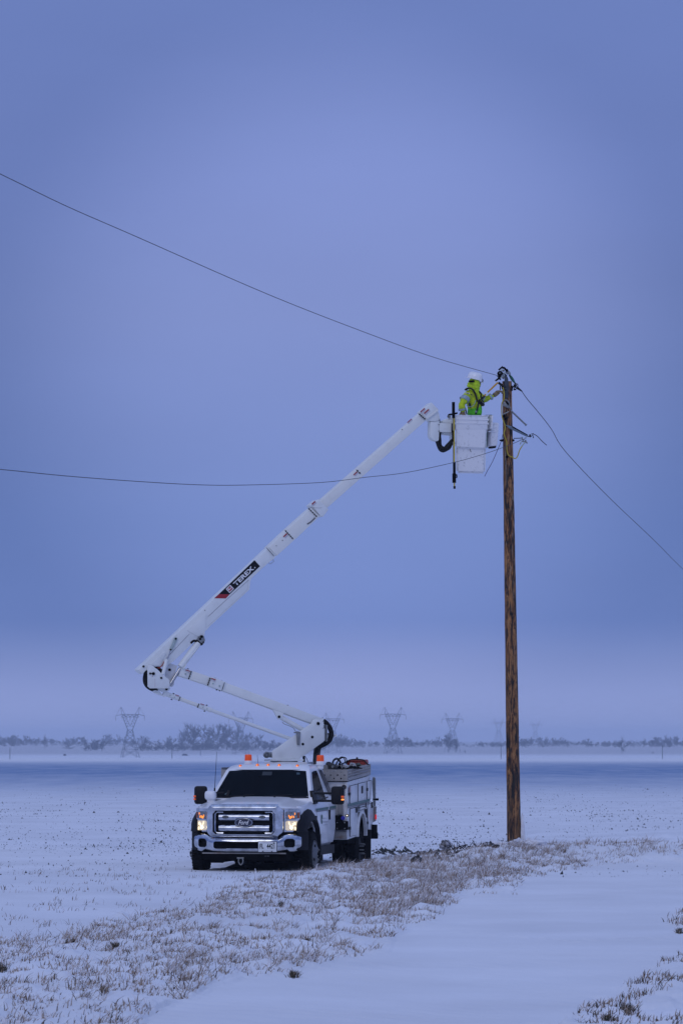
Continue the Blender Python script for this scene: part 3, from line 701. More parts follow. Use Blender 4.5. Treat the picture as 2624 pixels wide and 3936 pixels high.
# haze: even winter air
bm = bmesh.new(); box2(bm, -9000, 9000, -600, 13000, -12, 38)
hz = mat('haze', (0, 0, 0)); t = hz.node_tree
for nd in list(t.nodes):
    if nd.type != 'OUTPUT_MATERIAL': t.nodes.remove(nd)
pv = t.nodes.new('ShaderNodeVolumePrincipled'); pv.inputs['Color'].default_value = (.76, .85, 1.0, 1); pv.inputs['Density'].default_value = 1.75e-4; pv.inputs['Anisotropy'].default_value = 0.0
t.links.new(pv.outputs[0], [x for x in t.nodes if x.type == 'OUTPUT_MATERIAL'][0].inputs['Volume'])
haze = obj('haze', bm, hz, None, False); haze['kind'] = 'stuff'; haze['label'] = 'thin cold haze over the whole field'; haze['category'] = 'haze'

# ================================================================== the bucket truck
truck = thing('bucket_truck', 'white utility bucket truck with chrome grille, lit headlights and raised boom', 'truck', TM)
T = truck
def yf(x): return -.95+.30*(abs(x)/.96)**3.2
def lerp(a, b, t): return a+(b-a)*t
def interp(x, pts): return float(np.interp(x, [p[0] for p in pts], [p[1] for p in pts]))
CW = [(.36, .88), (.46, .945), (.7, .98), (1.0, .975), (1.2, .95), (1.27, .93), (1.77, .765), (1.82, .73)]
def cw(z): return interp(z, CW)
CFY = [(.36, .60), (1.2, .40), (1.27, .42), (1.76, 1.02), (1.80, 1.10)]
def cfy(z): return interp(z, CFY)
# --- cab shell
def cab(bm):
    secs = []
    def ring(w, f, r, z, bow):
        o = []; n = 10
        for i in range(n+1): u = -1+2*i/n; o.append((u*w, f-bow*(1-u*u), z))
        o += [(w, lerp(f, r, .12), z), (w, lerp(f, r, .5), z), (w, lerp(f, r, .93), z)]
        for i in range(5): u = 1-2*i/4; o.append((u*(w-.04), r, z))
        o += [(-w, lerp(f, r, .93), z), (-w, lerp(f, r, .5), z), (-w, lerp(f, r, .12), z)]
        return o
    for z in (.36, .42, .5, .7, 1.0, 1.12, 1.2, 1.27, 1.4, 1.6, 1.76, 1.80): secs.append(ring(cw(z), cfy(z), 2.36-.06*max(0, z-1.2), z, .06))
    secs.append(ring(.715, 1.17, 2.31, 1.832, .07)); secs.append(ring(.64, 1.30, 2.25, 1.862, .08)); secs.append(ring(.45, 1.5, 2.1, 1.878, .08))
    sweep4(bm, secs)
cabo = part('cab', cab, M['white'], T, ang=50)
# windscreen
def wsp(u, v, off=.012): z = lerp(1.283, 1.772, v); return Vector((u*lerp(.868, .700, v), cfy(z)-.06*(1-u*u)-off, z-off*.2))
def wshield(bm):
    gridpanel(bm, lin(-1, 1, 50), lin(0, 1, 24), lambda u, v: wsp(u, v), lambda u, v: rrect(u, v*.55, -1, 1, 0, .55, .09), (0, .01, .003))
ws = part('windscreen', wshield, M['glass'], cabo)
part('cowl_trim', lambda bm: gridpanel(bm, lin(-1.0, 1.0, 30), [0, .5, 1], lambda u, v: wsp(u, -.02+.055*v, .018), lambda u, v: True, (0, .01, 0)), M['black'], ws)
for s, a, b in ((-1, (-.75, .03), (-.15, .10)), (1, (.05, .03), (.68, .10))):
    part('wiper', lambda bm: tube(bm, [wsp(a[0], a[1], .03), wsp((a[0]+b[0])/2, (a[1]+b[1])/2, .03), wsp(b[0], b[1], .03)], .010, 6, 3), M['black'], ws)
part('sticker', lambda bm: plate(bm, [wsp(-.80, .10, .016), wsp(-.73, .10, .016), wsp(-.72, .22, .016), wsp(-.76, .20, .016)], (0, .003, 0)), mat('pale_sticker', (.10, .16, .17), .5), ws)
part('sticker', lambda bm: plate(bm, [wsp(.76, .83, .016), wsp(.84, .83, .016), wsp(.84, .90, .016), wsp(.76, .90, .016)], (0, .003, 0)), mat('blue_sticker', (.03, .07, .10), .5), ws)
part('mirror_glass', lambda bm: plate(bm, [wsp(-.10, .80, .013), wsp(.14, .80, .013), wsp(.14, .93, .013), wsp(-.10, .93, .013)], (0, .002, 0)), mat('dim_interior_shape', (.010, .016, .022), .4), ws)
# side windows
SP0 = Vector((.930, 0, 1.27)); SN = Vector((.50, 0, .165)).normalized()
def sw(P, off=.006): return tpl(P, SP0+SN*off, SN)
for nm, pts in (('side_window', [(466, 425), (495, 404), (530, 400), (560, 470), (600, 600), (640, 720), (676, 840), (600, 870), (512, 870), (500, 730), (478, 560)]), ('quarter_window', [(572, 394), (606, 388), (650, 470), (715, 610), (750, 700), (750, 780), (728, 770), (680, 660), (620, 520)])):
    P = [sw(B_(*p)) for p in pts]
    part(nm, lambda bm: plate(bm, P, SN*.008), M['glass'] if nm == 'side_window' else mat('grey_tint_glass', (.045, .045, .055), .3), cabo)
part('window_trim', lambda bm: tube(bm, [sw(B_(*p), .012) for p in ((520, 830), (540, 860), (700, 800))], .012, 6, 2), M['black'], cabo)
# doors
def doorp(y0, y1, z0, z1, off): return lambda bm: gridpanel(bm, lin(y0, y1, 10), lin(z0, z1, 16), lambda y, z: (cw(z)+off, y, z), lambda y, z: rrect(y, z, y0, y1, z0, z1, .09) , (-.02, 0, 0))
d1 = part('door', doorp(.62, 1.72, .44, 1.225, .010), M['white'], cabo); d2 = part('rear_door', doorp(1.74, 2.32, .44, 1.225, .010), M['white'], cabo)
part('door_handle', lambda bm: box2(bm, .985, 1.012, 1.70, 1.76, .86, 1.04, .008), M['black'], d1)
for nm, c0, c1, m_ in (('teal_band', 0, 1, 'teal'), ('grey_band', 1.12, 1.5, 'grey')):
    def f(bm):
        for (xa, xb) in ((320, 715), (775, 968)):
            top = lambda x: 248-(x-320)*.165; hgt = 78
            P = [ts(Z_(xa, top(xa)+hgt*c0), .992), ts(Z_(xb, top(xb)+hgt*c0), .992), ts(Z_(xb, top(xb)+hgt*c1), .992), ts(Z_(xa, top(xa)+hgt*c1), .992)]
            plate(bm, P, (.003, 0, 0))
    part(nm, f, M[m_], cabo)
lf = part('leaf_emblem', lambda bm: plate(bm, [ts(Z_(*p), .994) for p in ((497, 440), (520, 480), (518, 560), (498, 610), (508, 680), (512, 740), (490, 765), (478, 700), (476, 560), (482, 480))], (.003, 0, 0)), mat('leaf_green', (.02, .10, .07), .5), cabo)
for s_, x0, x1, y0, y1 in (('Northern', 522, 645, 555, 595), ('Plains', 520, 600, 660, 718), ('Electric', 612, 705, 655, 708), ('Cooperative', 530, 685, 770, 810)):
    o = ts(Z_(x0, y1+8), .9935); ex = ts(Z_(x1, y1-12), .9935)-o; ey = ts(Z_(x0, y0), .9935)-o
    text('lettering', s_, M['grey'], cabo, o, ex, ey, .002)
# --- hood and fenders
def hoodz(x, y):
    t = (y+.92)/1.36; ax = abs(x)/.93
    z = lerp(1.125, 1.272, min(max(t, 0), 1)**.8) - .065*ax**3 - .03*max(0, 1-t*5)**2
    dome = .028*(1/(1+math.exp((abs(x)-.50-.08*t)*45)))
    return z+dome*min(1, max(0, t*3))
def hood(bm):
    us = lin(-.935, .935, 60); vs = lin(0, 1, 24)
    def pos(u, v):
        y0 = yf(u)+.045; y = lerp(y0, cfy(1.25)-.06*(1-(u/.935)**2)+.03, v); return (u, y, hoodz(u, y))
    gridpanel(bm, us, vs, pos, lambda u, v: True, (0, 0, -.03))
hood_o = part('hood', hood, M['white'], T, ang=60)
for xx in (-.28, .28): part('washer_nozzle', lambda bm: box2(bm, xx-.015, xx+.015, .26, .29, hoodz(xx, .27)-.002, hoodz(xx, .27)+.014, .004), M['black'], hood_o)
def fender(s):
    def f(bm):
        us = lin(-.60, .62, 30); vs = lin(.40, 1.14, 26)
        def xs(y, z): 
            xx = interp(z, [(.4, .96), (.7, .985), (1.0, .975), (1.08, .955), (1.14, .925)])
            return xx-.05*max(0, (-.35-y)/.25)**2 if y < -.35 else xx
        gridpanel(bm, us, vs, lambda y, z: (s*xs(y, z), y, z+(.09*(y+.6)/1.2 if z > .9 else 0)), lambda y, z: (y/.56)**2+((z-.27)/.60)**2 > 1, (-s*.02, 0, 0))
    return f
for s in (-1, 1): part('fender', fender(s), M['white'], T)
# black wheel-arch flares
FO = [(-.80, .70), (-.76, .84), (-.64, .97), (-.44, 1.055), (-.18, 1.085), (.12, 1.065), (.38, .98), (.55, .84), (.64, .64), (.67, .42), (.67, .30)]
FI = [(-.57, .69), (-.54, .735), (-.46, .80), (-.32, .86), (-.14, .89), (.06, .885), (.26, .83), (.42, .72), (.51, .58), (.55, .42), (.555, .30)]
def flarem(s):
    def f(bm):
        secs = []
        for (yo, zo), (yi, zi) in zip(FO, FI):
            xo = s*(.975 if yo > -.6 else .975-.20*(-.6-yo)); xi = s*(1.065 if yi > -.5 else 1.045)
            secs.append([(xi, yi, zi), (xi+s*.004, lerp(yi, yo, .18), lerp(zi, zo, .18)), (s*lerp(abs(xi), abs(xo), .35), lerp(yi, yo, .6), lerp(zi, zo, .6)), (xo, yo, zo), (xo-s*.05, yo, zo-.01), (xi-s*.10, yi, zi)])
        sweep4(bm, secs)
    return f
for s in (-1, 1):
    part('wheel_arch_flare', flarem(s), M['flare'], T, ang=50)
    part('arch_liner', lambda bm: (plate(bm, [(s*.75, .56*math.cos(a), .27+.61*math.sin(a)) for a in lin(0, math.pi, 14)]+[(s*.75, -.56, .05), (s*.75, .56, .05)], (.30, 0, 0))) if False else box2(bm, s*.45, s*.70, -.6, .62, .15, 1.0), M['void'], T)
    part('splash_flap', lambda bm: (box2(bm, s*.72, s*1.06, .56, .60, .10, .62), box2(bm, s*.70, s*1.0, .5, .56, .45, .95)), M['black'], T)
    # bumper end wrap in black
    part('bumper_end_cap', lambda bm: sweep4(bm, [[(s*.90, -.76, z), (s*1.0, -.66, z), (s*1.055, -.50, z), (s*1.0, -.42, z), (s*.88, -.45, z)] for z in (.37, .50, .68, .71)]), M['flare'], T)
# --- bumper
def ztop(x): return interp(abs(x), [(0, .585), (.60, .590), (.70, .640), (.75, .655), (.92, .655), (.967, .62)])
def zbot(x): return interp(abs(x), [(0, .345), (.84, .35), (.90, .365), (.94, .39), (.967, .43)])
def bumper(bm):
    def pos(x, v):
        z = lerp(zbot(x), ztop(x), v); b = .045*(1-(2*v-1)**4)
        return (x, yf(x)*1.0-.02-b, z)
    def ins(x, v):
        z = lerp(zbot(x), ztop(x), v)
        return not (rrect(x, z, -.56, .56, .400, .522, .035) or (rrect(abs(x), z, .695, .868, .420, .572, .045) and abs(x)-.695 > (z-.53)*.9-.0 and abs(x)-.695 > -(z-.45)*.4-.02))
    gridpanel(bm, lin(-.965, .965, 200), lin(0, 1, 34), pos, ins, (0, .03, 0))
bmp = part('front_bumper', bumper, M['chrome'], T, ang=50)
part('lower_intake', lambda bm: box2(bm, -.60, .60, -.92, -.86, .37, .55), M['void'], bmp)
for s in (-1, 1):
    part('fog_recess', lambda bm: plate(bm, [(s*x, yf(x)+.03, z) for x, z in ((.67, .40), (.89, .40), (.89, .59), (.67, .59))], (0, .02, 0)), M['black'], bmp)
    for zz in (.455, .495, .535): part('fog_louvre', lambda bm: tube(bm, [(s*.705, yf(.705)+.012, zz), (s*.86, yf(.86)+.012, zz)], .006, 6, 0), M['flare'], bmp)
part('lower_valance', lambda bm: box2(bm, -.80, .78, -.90, -.60, .20, .345), M['void'], T)
part('frosted_valance_lip', lambda bm: box(bm, (-.02, -.915, .318), (1.50, .02, .022)), M['rust'], T)
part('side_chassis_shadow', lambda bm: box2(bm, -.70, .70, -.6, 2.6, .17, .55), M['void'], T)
# number plate
pl = part('number_plate', lambda bm: (box2(bm, .262, .588, -1.035, -1.028, .347, .524, .004),), M['plate'], T)
part('plate_frame', lambda bm: box2(bm, .254, .596, -1.028, -1.012, .338, .532, .004), M['black'], pl)
for s_, x0, x1 in (('FL', .288, .358), ('4421', .412, .553)):
    text('plate_lettering', s_, M['decalblack'], pl, (x0, -1.0365, .405), (x1-x0, 0, 0), (0, 0, .085), .001, .022)
text('plate_state_line', 'NORTH DAKOTA', mat('plate_red_blue', (.16, .08, .20), .5), pl, (.33, -1.0365, .499), (.17, 0, 0), (0, 0, .012), .001)
text('plate_bottom_line', 'PEACE GARDEN STATE', M['grey'], pl, (.33, -1.0365, .362), (.19, 0, 0), (0, 0, .009), .001)
part('month_sticker', lambda bm: box2(bm, .525, .558, -1.0375, -1.0352, .493, .512), M['decalblack'], pl)
for xx in (.345, .505): part('plate_bolt', lambda bm: box2(bm, xx-.012, xx+.012, -1.0385, -1.035, .349, .362), M['decalblack'], pl)
# --- grille
def octo(x, z, hx, z0, z1, c):
    ax = abs(x)
    return ax <= hx and z0 <= z <= z1 and (hx-ax)+(z1-z) >= c and (hx-ax)+(z-z0) >= c
def grille(bm):
    def pos(x, z):
        e = max(abs(x)/.68, abs(z-.885)/.29); return (x, -.965-.075*(1-max(0, (e-.80)/.2)**2)+.25*max(0, abs(x)-.58)**1.5, z)
    gridpanel(bm, lin(-.685, .685, 150), lin(.598, 1.182, 66), pos, lambda x, z: octo(x, z, .685, .598, 1.182, .10) and not octo(x, z, .560, .648, 1.065, .055), (0, .05, 0))
gr = part('grille_surround', grille, M['chrome'], T, ang=50)
part('grille_mesh', lambda bm: (box2(bm, -.60, .60, -.955, -.90, .63, 1.10),), M['void'], gr)
for z in (.665, .69, .845, .87, 1.03, 1.05): part('grille_slat', lambda bm: box2(bm, -.54, .54, -.972, -.955, z-.004, z+.004), M['black'], gr)
def bar(z0, z1):
    def f(bm):
        gridpanel(bm, lin(-.452, .452, 50), lin(0, 1, 8), lambda x, v: (x, -1.0-.03*(1-(2*v-1)**2), lerp(z0, z1, v)), lambda x, v: rrect(x, v*.1, -.452, .452, 0, .1, .02), (0, .03, 0))
    return f
b1 = part('grille_bar', bar(.898, 1.006), M['chrome'], gr); b2 = part('grille_bar', bar(.708, .812), M['chrome'], gr)
for xx in (-.33, .33):
    q = part('bar_lamp', lambda bm: plate(bm, [(xx+.062*math.cos(a)*(1 if abs(math.cos(a)) < .5 else 1), -1.034, .955+.024*math.sin(a)) for a in [2*math.pi*i/16 for i in range(16)]], (0, .012, 0)), M['black'], b1)
    part('bar_lamp_lens', lambda bm: box2(bm, xx-.042, xx+.042, -1.044, -1.038, .947, .963), M['steel'], b1)
for s in (-1, 1):
    part('grille_bracket_trim', lambda bm: tube(bm, [(s*.375, -.985, 1.040), (s*.49, -.985, 1.040), (s*.525, -.985, 1.005), (s*.525, -.985, .71), (s*.49, -.985, .672), (s*.375, -.985, .672)], .016, 8, 0), M['chrome'], gr)
def oval(bm, hx, hz, y0, y1, n=36):
    plate(bm, [(hx*math.cos(a), (y0+y1)/2, .858+hz*math.sin(a)) for a in [2*math.pi*i/n for i in range(n)]], (0, abs(y1-y0), 0), .003)
bd = part('oval_badge', lambda bm: oval(bm, .166, .083, -1.04, -1.02), M['navy'], gr)
def ringo(bm):
    tube(bm, [(.152*math.cos(a), -1.043, .858+.073*math.sin(a)) for a in [2*math.pi*i/40 for i in range(41)]], .005, 6, 0)
part('badge_rim', ringo, M['chrome'], bd)
text('badge_lettering', 'Ford', M['decalwhite'], bd, (-.095, -1.043, .822), (.19, 0, 0), (0, 0, .078), .002, .012, .35)
text('embossed_lettering', 'SUPER', M['steel'], gr, (-.42, -1.030, 1.118), (.40, 0, 0), (0, .028, .026), .003, .0); text('embossed_lettering', 'DUTY', M['steel'], gr, (.06, -1.030, 1.118), (.36, 0, 0), (0, .028, .026), .003, .0)
# --- headlights
def lampp(s, x0, x1, z0, z1, off, r, thick=.02): 
    return lambda bm: gridpanel(bm, lin(x0, x1, 12), lin(z0, z1, 12), lambda x, z: (s*x, yf(x)-off, z), lambda x, z: rrect(x, z, x0, x1, z0, z1, r), (0, thick, 0))
for s in (-1, 1):
    h = part('headlight', lampp(s, .688, .935, .692, 1.102, .008, .012, .05), M['chrome'], T)
    part('turn_lens', lampp(s, .715, .893, .915, 1.050, .016, .03), M['lens'], h)
    part('main_lens', lampp(s, .710, .915, .716, .888, .016, .03), M['lenslit'], h)
    rg = random.Random(4)
    for i in range(7):
        a = rg.uniform(.76, .87); b = rg.uniform(.935, 1.03)
        part('amber_facet', lambda bm: box2(bm, s*a-.006, s*a+.005, yf(a)-.028, yf(a)-.015, b-.020, b+.018), M['amberlit'], h)
    for i in range(8):
        a = rg.uniform(.735, .895); b = rg.uniform(.735, .862)
        part('lit_facet', lambda bm: box2(bm, s*a-.012, s*a+.010, yf(a)-.028, yf(a)-.015, b-.026, b+.022), M['head'], h)
    part('headlight_bulb', lambda bm: lathe(bm, (s*.80, yf(.8)-.022, .772), (0, -1, 0), [(0, .026), (.006, .026), (.012, .012)], 14), M['bulb'], h)
    part('side_reflector', lampp(s, .900, .930, .930, 1.035, .018, .008), mat('side_amber_reflector', (.30, .07, .03), .4), h)
# --- wheels
def wheel(x, y, s, w=.225, r=.405, steer=0, hub_out=False):
    wo = bpy.data.objects.new('wheel', None)
    prof = [(-w/2, .27), (-w/2+.01, .34), (-w/2+.03, r-.02), (-w/2+.06, r), (w/2-.06, r), (w/2-.03, r-.02), (w/2-.01, .34), (w/2, .27), (w/2-.03, .25), (-w/2+.02, .25)]
    bm = bmesh.new(); lathe(bm, (0, 0, 0), (1, 0, 0), prof, 56)
    for i in range(44):
        a = 2*math.pi*i/44
        for k in (-1, 0, 1):
            box(bm, (k*.065, math.cos(a+(k%2)*.07)*(r+.002), math.sin(a+(k%2)*.07)*(r+.002)), (.05, .035, .012), Matrix.Rotation(a+math.pi/2, 3, 'X'))
    wl = obj('wheel', bm, M['rubber'], T); wl.location = (x, y, .285-.01)
    bm = bmesh.new()
    if hub_out:
        lathe(bm, (0, 0, 0), (s, 0, 0), [(w/2-.03, .255), (w/2+.004, .252), (w/2-.02, .235), (w/2+.02, .17), (w/2+.05, .125), (w/2+.06, .075), (w/2+.02, .07), (w/2+.02, .0)], 36)
    else:
        lathe(bm, (0, 0, 0), (s, 0, 0), [(w/2-.03, .255), (w/2+.002, .252), (w/2-.03, .235), (w/2-.10, .19), (w/2-.115, .12), (w/2-.04, .11), (w/2-.03, .0)], 36)
    ro = obj('rim', bm, M['rim'] if hub_out else M['black'], wl)
    bm = bmesh.new(); lathe(bm, (0, 0, 0), (s, 0, 0), [(w/2-.05, .07), (w/2+.075, .065), (w/2+.095, .045), (w/2+.10, .0)], 20); obj('hub', bm, M['void'], wl)
    for i in range(8):
        a = 2*math.pi*i/8+.2; bm = bmesh.new(); rod(bm, (s*(w/2-.01), .095*math.cos(a), .095*math.sin(a)), (s*(w/2+.075), .095*math.cos(a), .095*math.sin(a)), .012, n=6); obj('wheel_nut', bm, M['steel'], wl)
        bm = bmesh.new(); lathe(bm, (s*((w/2+.018) if hub_out else (w/2-.10)), .178*math.cos(a+.3), .178*math.sin(a+.3)), (s, 0, 0), [(0, .026), (.012, .026)], 10)
        if i % 2 == 0: obj('hand_hole', bm, M['void'], wl)
        else: bm.free()
    return wl
wheel(.955, 0, 1, hub_out=True); wheel(-.99, 0, -1, hub_out=True)
for s in (-1, 1): wheel(s*1.07, 3.83, s); wheel(s*.80, 3.83, s)
part('front_axle', lambda bm: (rod(bm, (-.9, 0, .27), (.9, 0, .27), .06), lathe(bm, (.25, 0, .26), (1, 0, 0), [(-.14, .05), (-.08, .14), (.08, .14), (.14, .05)], 16), box2(bm, -.5, -.42, -.3, .3, .20, .5), box2(bm, .42, .5, -.3, .3, .20, .5)), M['void'], T)
part('rear_axle', lambda bm: (rod(bm, (-1, 3.83, .27), (1, 3.83, .27), .08), lathe(bm, (0, 3.83, .27), (1, 0, 0), [(-.2, .05), (-.1, .2), (.1, .2), (.2, .05)], 16)), M['void'], T)
part('chassis_rail', lambda bm: (box2(bm, .36, .46, 2.2, 5.0, .32, .6), box2(bm, -.46, -.36, 2.2, 5.0, .32, .6)), M['void'], T)
part('running_step', lambda bm: (box2(bm, .70, .98, 1.0, 2.3, .24, .40), box2(bm, .80, .9, 1.5, 1.6, .12, .24), box2(bm, .7, .8, 1.9, 2.0, .10, .24)), M['black'], T)
sh = part('tow_shackle', lambda bm: (tube(bm, [(-.105, -.93, .24), (-.115, -.93, .17), (-.075, -.93, .115), (-.035, -.93, .17), (-.045, -.93, .24)], .011, 8, 4), rod(bm, (-.14, -.93, .235), (-.02, -.93, .235), .014)), M['steel'], T)
text('badge_lettering', 'AT 4x4', M['steel'], T, (.35, -.902, .262), (.08, 0, 0), (0, 0, .018), .002, .01)
# --- mirrors
def mirror(s):
    x0, x1 = (1.285, 1.515)
    yc = .42; z0, z1 = 1.155, 1.48
    mo = part('side_mirror', lambda bm: box2(bm, s*x0, s*x1, yc-.07, yc+.07, z0, z1, .045), M['black'], T, ang=60)
    part('mirror_arm', lambda bm: (box2(bm, s*.97, s*(x0+.02), yc-.02, yc+.04, 1.335, 1.375, .01)), M['black'], mo)
    part('mirror_arm', lambda bm: (box2(bm, s*.95, s*(x0+.02), yc-.02, yc+.04, 1.20, 1.24, .01)), M['black'], mo)
    part('mirror_bracket', lambda bm: (plate(bm, [(s*.955, yc-.02, 1.16), (s*.955, yc+.32, 1.17), (s*.90, yc+.36, 1.40), (s*.90, yc+.05, 1.40)], (s*.05, 0, 0))), M['black'], mo)
    part('mirror_marker_lamp', lambda bm: box2(bm, s*(x1-.040), s*(x1+.004), yc-.078, yc-.02, 1.278, 1.312, .004), M['amber'], mo)
    part('mirror_marker_bulb', lambda bm: box2(bm, s*(x1-.038), s*(x1+.004), yc-.080, yc-.02, 1.232, 1.258, .004), M['amberlit'] if s > 0 else M['amber'], mo)
    return mo
mirror(1)
ml = mirror(-1)
for ch in [ml]: ch.location = (.32-.02, -.02, .0)
# white spotlight on the right fender
part('fender_spotlight', lambda bm: (box2(bm, -.975, -.775, .10, .30, 1.232, 1.40, .055), box2(bm, -.93, -.80, .15, .3, 1.17, 1.24, .01), box2(bm, -.96, -.72, .12, .34, 1.155, 1.175, .006)), M['white'], T, ang=60)
a0, a1 = tf(R_(252, 352), .45), tf(R_(268, 62), .45)
part('radio_antenna', lambda bm: (rod(bm, a0, a1, .006, .003, 6), rod(bm, a0-Vector((0, 0, .06)), a0+Vector((0, 0, .03)), .014, n=8)), M['void'], T)
a0, a1 = tf(R_(587, 150), 1.7), tf(R_(581, 85), 1.7)
part('roof_antenna', lambda bm: rod(bm, a0, a1, .004, .003, 6), M['void'], T)
# roof beacons and cab lights
for cxp, yy, x0p, x1p in ((511, 1.95, 483, 543), (1067, 1.95, 1037, 1099)):
    p0 = tf(R_(cxp, 155 if cxp < 900 else 160), yy); wv = (tf(R_(x1p, 150), yy)-tf(R_(x0p, 150), yy)).length/2
    zb, zm, zt = p0.z, tf(R_(cxp, 128 if cxp < 900 else 133), yy).z, tf(R_(cxp, 81 if cxp < 900 else 86), yy).z
    bb = part('roof_beacon_base', lambda bm: lathe(bm, (p0.x, yy, 0), (0, 0, 1), [(zb-.07, wv*.8), (zb-.005, wv*.8), (zb-.005, wv*1.08), (zb+.01, wv*1.08), (zb+.012, wv), (zm-.006, wv*.98), (zm, wv*.93)], 32), M['white'], T)
    part('orange_dome', lambda bm: lathe(bm, (p0.x, yy, 0), (0, 0, 1), [(zm, wv*.92), (lerp(zm, zt, .5), wv*.89), (lerp(zm, zt, .88), wv*.86), (zt, wv*.76), (zt+.004, .01)], 32), M['domeorange'], bb)
for i, (x_, y_) in enumerate(((450, 170), (582, 163), (665, 163), (750, 164), (842, 171), (890, 169))):
    p = tf(R_(x_, y_+8), 1.17); dk = i == 4
    z = min(p.z, 1.835)
    o = part('cab_marker_base', lambda bm: lathe(bm, (p.x, 1.17, z-.012), (0, 0, 1), [(0, .040), (.018, .040), (.020, .03)], 16), M['black'], T)
    if not dk:
        part('amber_lens', lambda bm: lathe(bm, (p.x, 1.17, z), (0, 0, 1), [(0, .036), (.022, .033), (.042, .018), (.048, .004)], 16), M['amber'], o)
        part('lit_bulb', lambda bm: box2(bm, p.x-.007, p.x+.007, 1.125, 1.14, z+.010, z+.034), M['amberlit'], o)
    else: part('cap', lambda bm: lathe(bm, (p.x, 1.17, z), (0, 0, 1), [(0, .036), (.015, .030), (.022, .01)], 14), M['void'], o)
# --- between cab and body
part('turret_pedestal', lambda bm: box2(bm, -.40, .40, 2.62, 3.4, .6, 1.90), M['white'], T)
sb0 = tf(Z_(985, 1000), 2.46); sb1 = tf(Z_(1415, 1265), 2.46)
part('side_step_box', lambda bm: box2(bm, sb0.x-.12, 1.165, 2.46, 2.56, sb1.z, sb0.z, .005), M['rust'], T)
part('hydraulic_pump', lambda bm: (box2(bm, tf(Z_(960, 800), 2.4).x-.05, tf(Z_(1335, 800), 2.4).x, 2.40, 2.54, tf(Z_(1000, 960), 2.4).z, tf(Z_(1000, 665), 2.4).z, .01), box2(bm, tf(Z_(1000, 800), 2.4).x-.05, tf(Z_(1170, 800), 2.4).x, 2.42, 2.54, tf(Z_(1000, 665), 2.4).z, tf(Z_(1000, 465), 2.4).z, .02)), M['void'], T)
for p in ((1005, 712), (1258, 712), (1005, 910), (1258, 910)):
    q = tf(Z_(*p), 2.395); part('pump_bolt', lambda bm: lathe(bm, q, (0, -1, 0), [(0, .014), (.006, .012)], 10), M['steel'], T)
q = tf(Z_(1205, 560), 2.43); part('blue_filler_cap', lambda bm: lathe(bm, q, (0, -1, 0), [(0, .038), (.03, .036), (.034, .03)], 18), M['blue'], T)
part('cab_rear_tube', lambda bm: box2(bm, 1.0, 1.09, 2.47, 2.53, .95, 1.25), M['rust'], T)
# --- service body
RK = .042
def rk(y, z): return z+RK*(y-2.53)
def bodyside(s, x0, x1):
    def f(bm):
        P = [(2.53, .476), (2.53, 1.535), (4.87, rk(4.87, 1.535)), (4.87, rk(4.87, .476)), (4.25, rk(4.25, .476))]
        for i in range(1, 16): a = math.pi*i/16; P.append((3.83+.42*math.cos(a), rk(3.83, .476)+.44*math.sin(a)))
        P.append((3.41, rk(3.41, .476)))
        plate(bm, [(s*(x0+x1)/2, y, z) for y, z in P], (x1-x0, 0, 0))
    return f
sbo = part('service_body', bodyside(1, .63, 1.17), M['bodywhite'], T)
part('service_body', bodyside(-1, .63, 1.17), M['bodywhite'], T)
part('bed_floor', lambda bm: box2(bm, -.64, .64, 2.6, 4.85, .75, .85), M['steel'], T)
part('bulkhead', lambda bm: box2(bm, -.64, .64, 2.56, 2.60, .85, 1.5), M['bodywhite'], T)
def arch(bm):
    secs = []
    for i in range(21):
        a = math.pi*i/20; c, s = math.cos(a), math.sin(a); z0 = rk(3.83, .476)-.02
        secs.append([(x, 3.83+rr_*c, z0+(rr_+.02)*s) for x, rr_ in ((1.165, .475), (1.225, .455), (1.225, .405), (1.165, .40))])
    sweep4(bm, secs)
part('arch_moulding', arch, M['bodywhite'], sbo)
part('arch_liner', lambda bm: sweep4(bm, [[(x, 3.83+q*math.cos(math.pi*i/16), rk(3.83, .476)-.02+q*1.05*math.sin(math.pi*i/16)) for x, q in ((.50, .425), (1.163, .418), (1.163, .395), (.50, .395))] for i in range(17)]), M['void'], sbo)
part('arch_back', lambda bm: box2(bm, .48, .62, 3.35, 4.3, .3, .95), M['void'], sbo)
def pp(P, x): return [ts(p, x) for p in P]
def grow(P, e):
    c = sum(P, Vector())/len(P); return [p+Vector((0, math.copysign(e, (p-c).y), math.copysign(e, (p-c).z))) for p in P]
for pts in ([B_(1032, 635), B_(1140, 607), B_(1140, 872), B_(1032, 900)], [B_(1155, 600), B_(1272, 572), B_(1272, 842), B_(1155, 868)], [B_(1290, 563), B_(1358, 548), B_(1345, 825), B_(1290, 838)],
            [Y_(660, 385), Y_(870, 342), Y_(880, 1160), Y_(660, 1212)], [Y_(1190, 250), Y_(1335, 215), Y_(1325, 1005), Y_(1190, 1042)], [Y_(900, 300), Y_(1165, 240), Y_(1165, 360), Y_(900, 430)]):
    P = pp(pts, 1.176)
    dr = part('compartment_door', lambda bm: plate(bm, [p+Vector((.008, 0, 0)) for p in P], (.014, 0, 0), .004), M['bodywhite'], sbo)
    part('door_seal', lambda bm: plate(bm, grow(P, .006), (.008, 0, 0)), M['void'], dr)
for (x0, y0, x1, y1, f) in ((835, 335, 885, 500, Y_), (1130, 395, 1178, 655, Y_), (1305, 180, 1340, 360, Y_), (640, 930, 680, 1015, Y_), (1170, 770, 1210, 850, Y_), (1210, 632, 1228, 745, B_), (1285, 665, 1305, 710, B_), (1022, 735, 1042, 777, B_)):
    P = pp([f(x0, y0), f(x1, y0-5), f(x1, y1-5), f(x0, y1)], 1.192)
    part('latch', lambda bm: plate(bm, P, (.02, 0, 0), .004), M['black'], sbo)
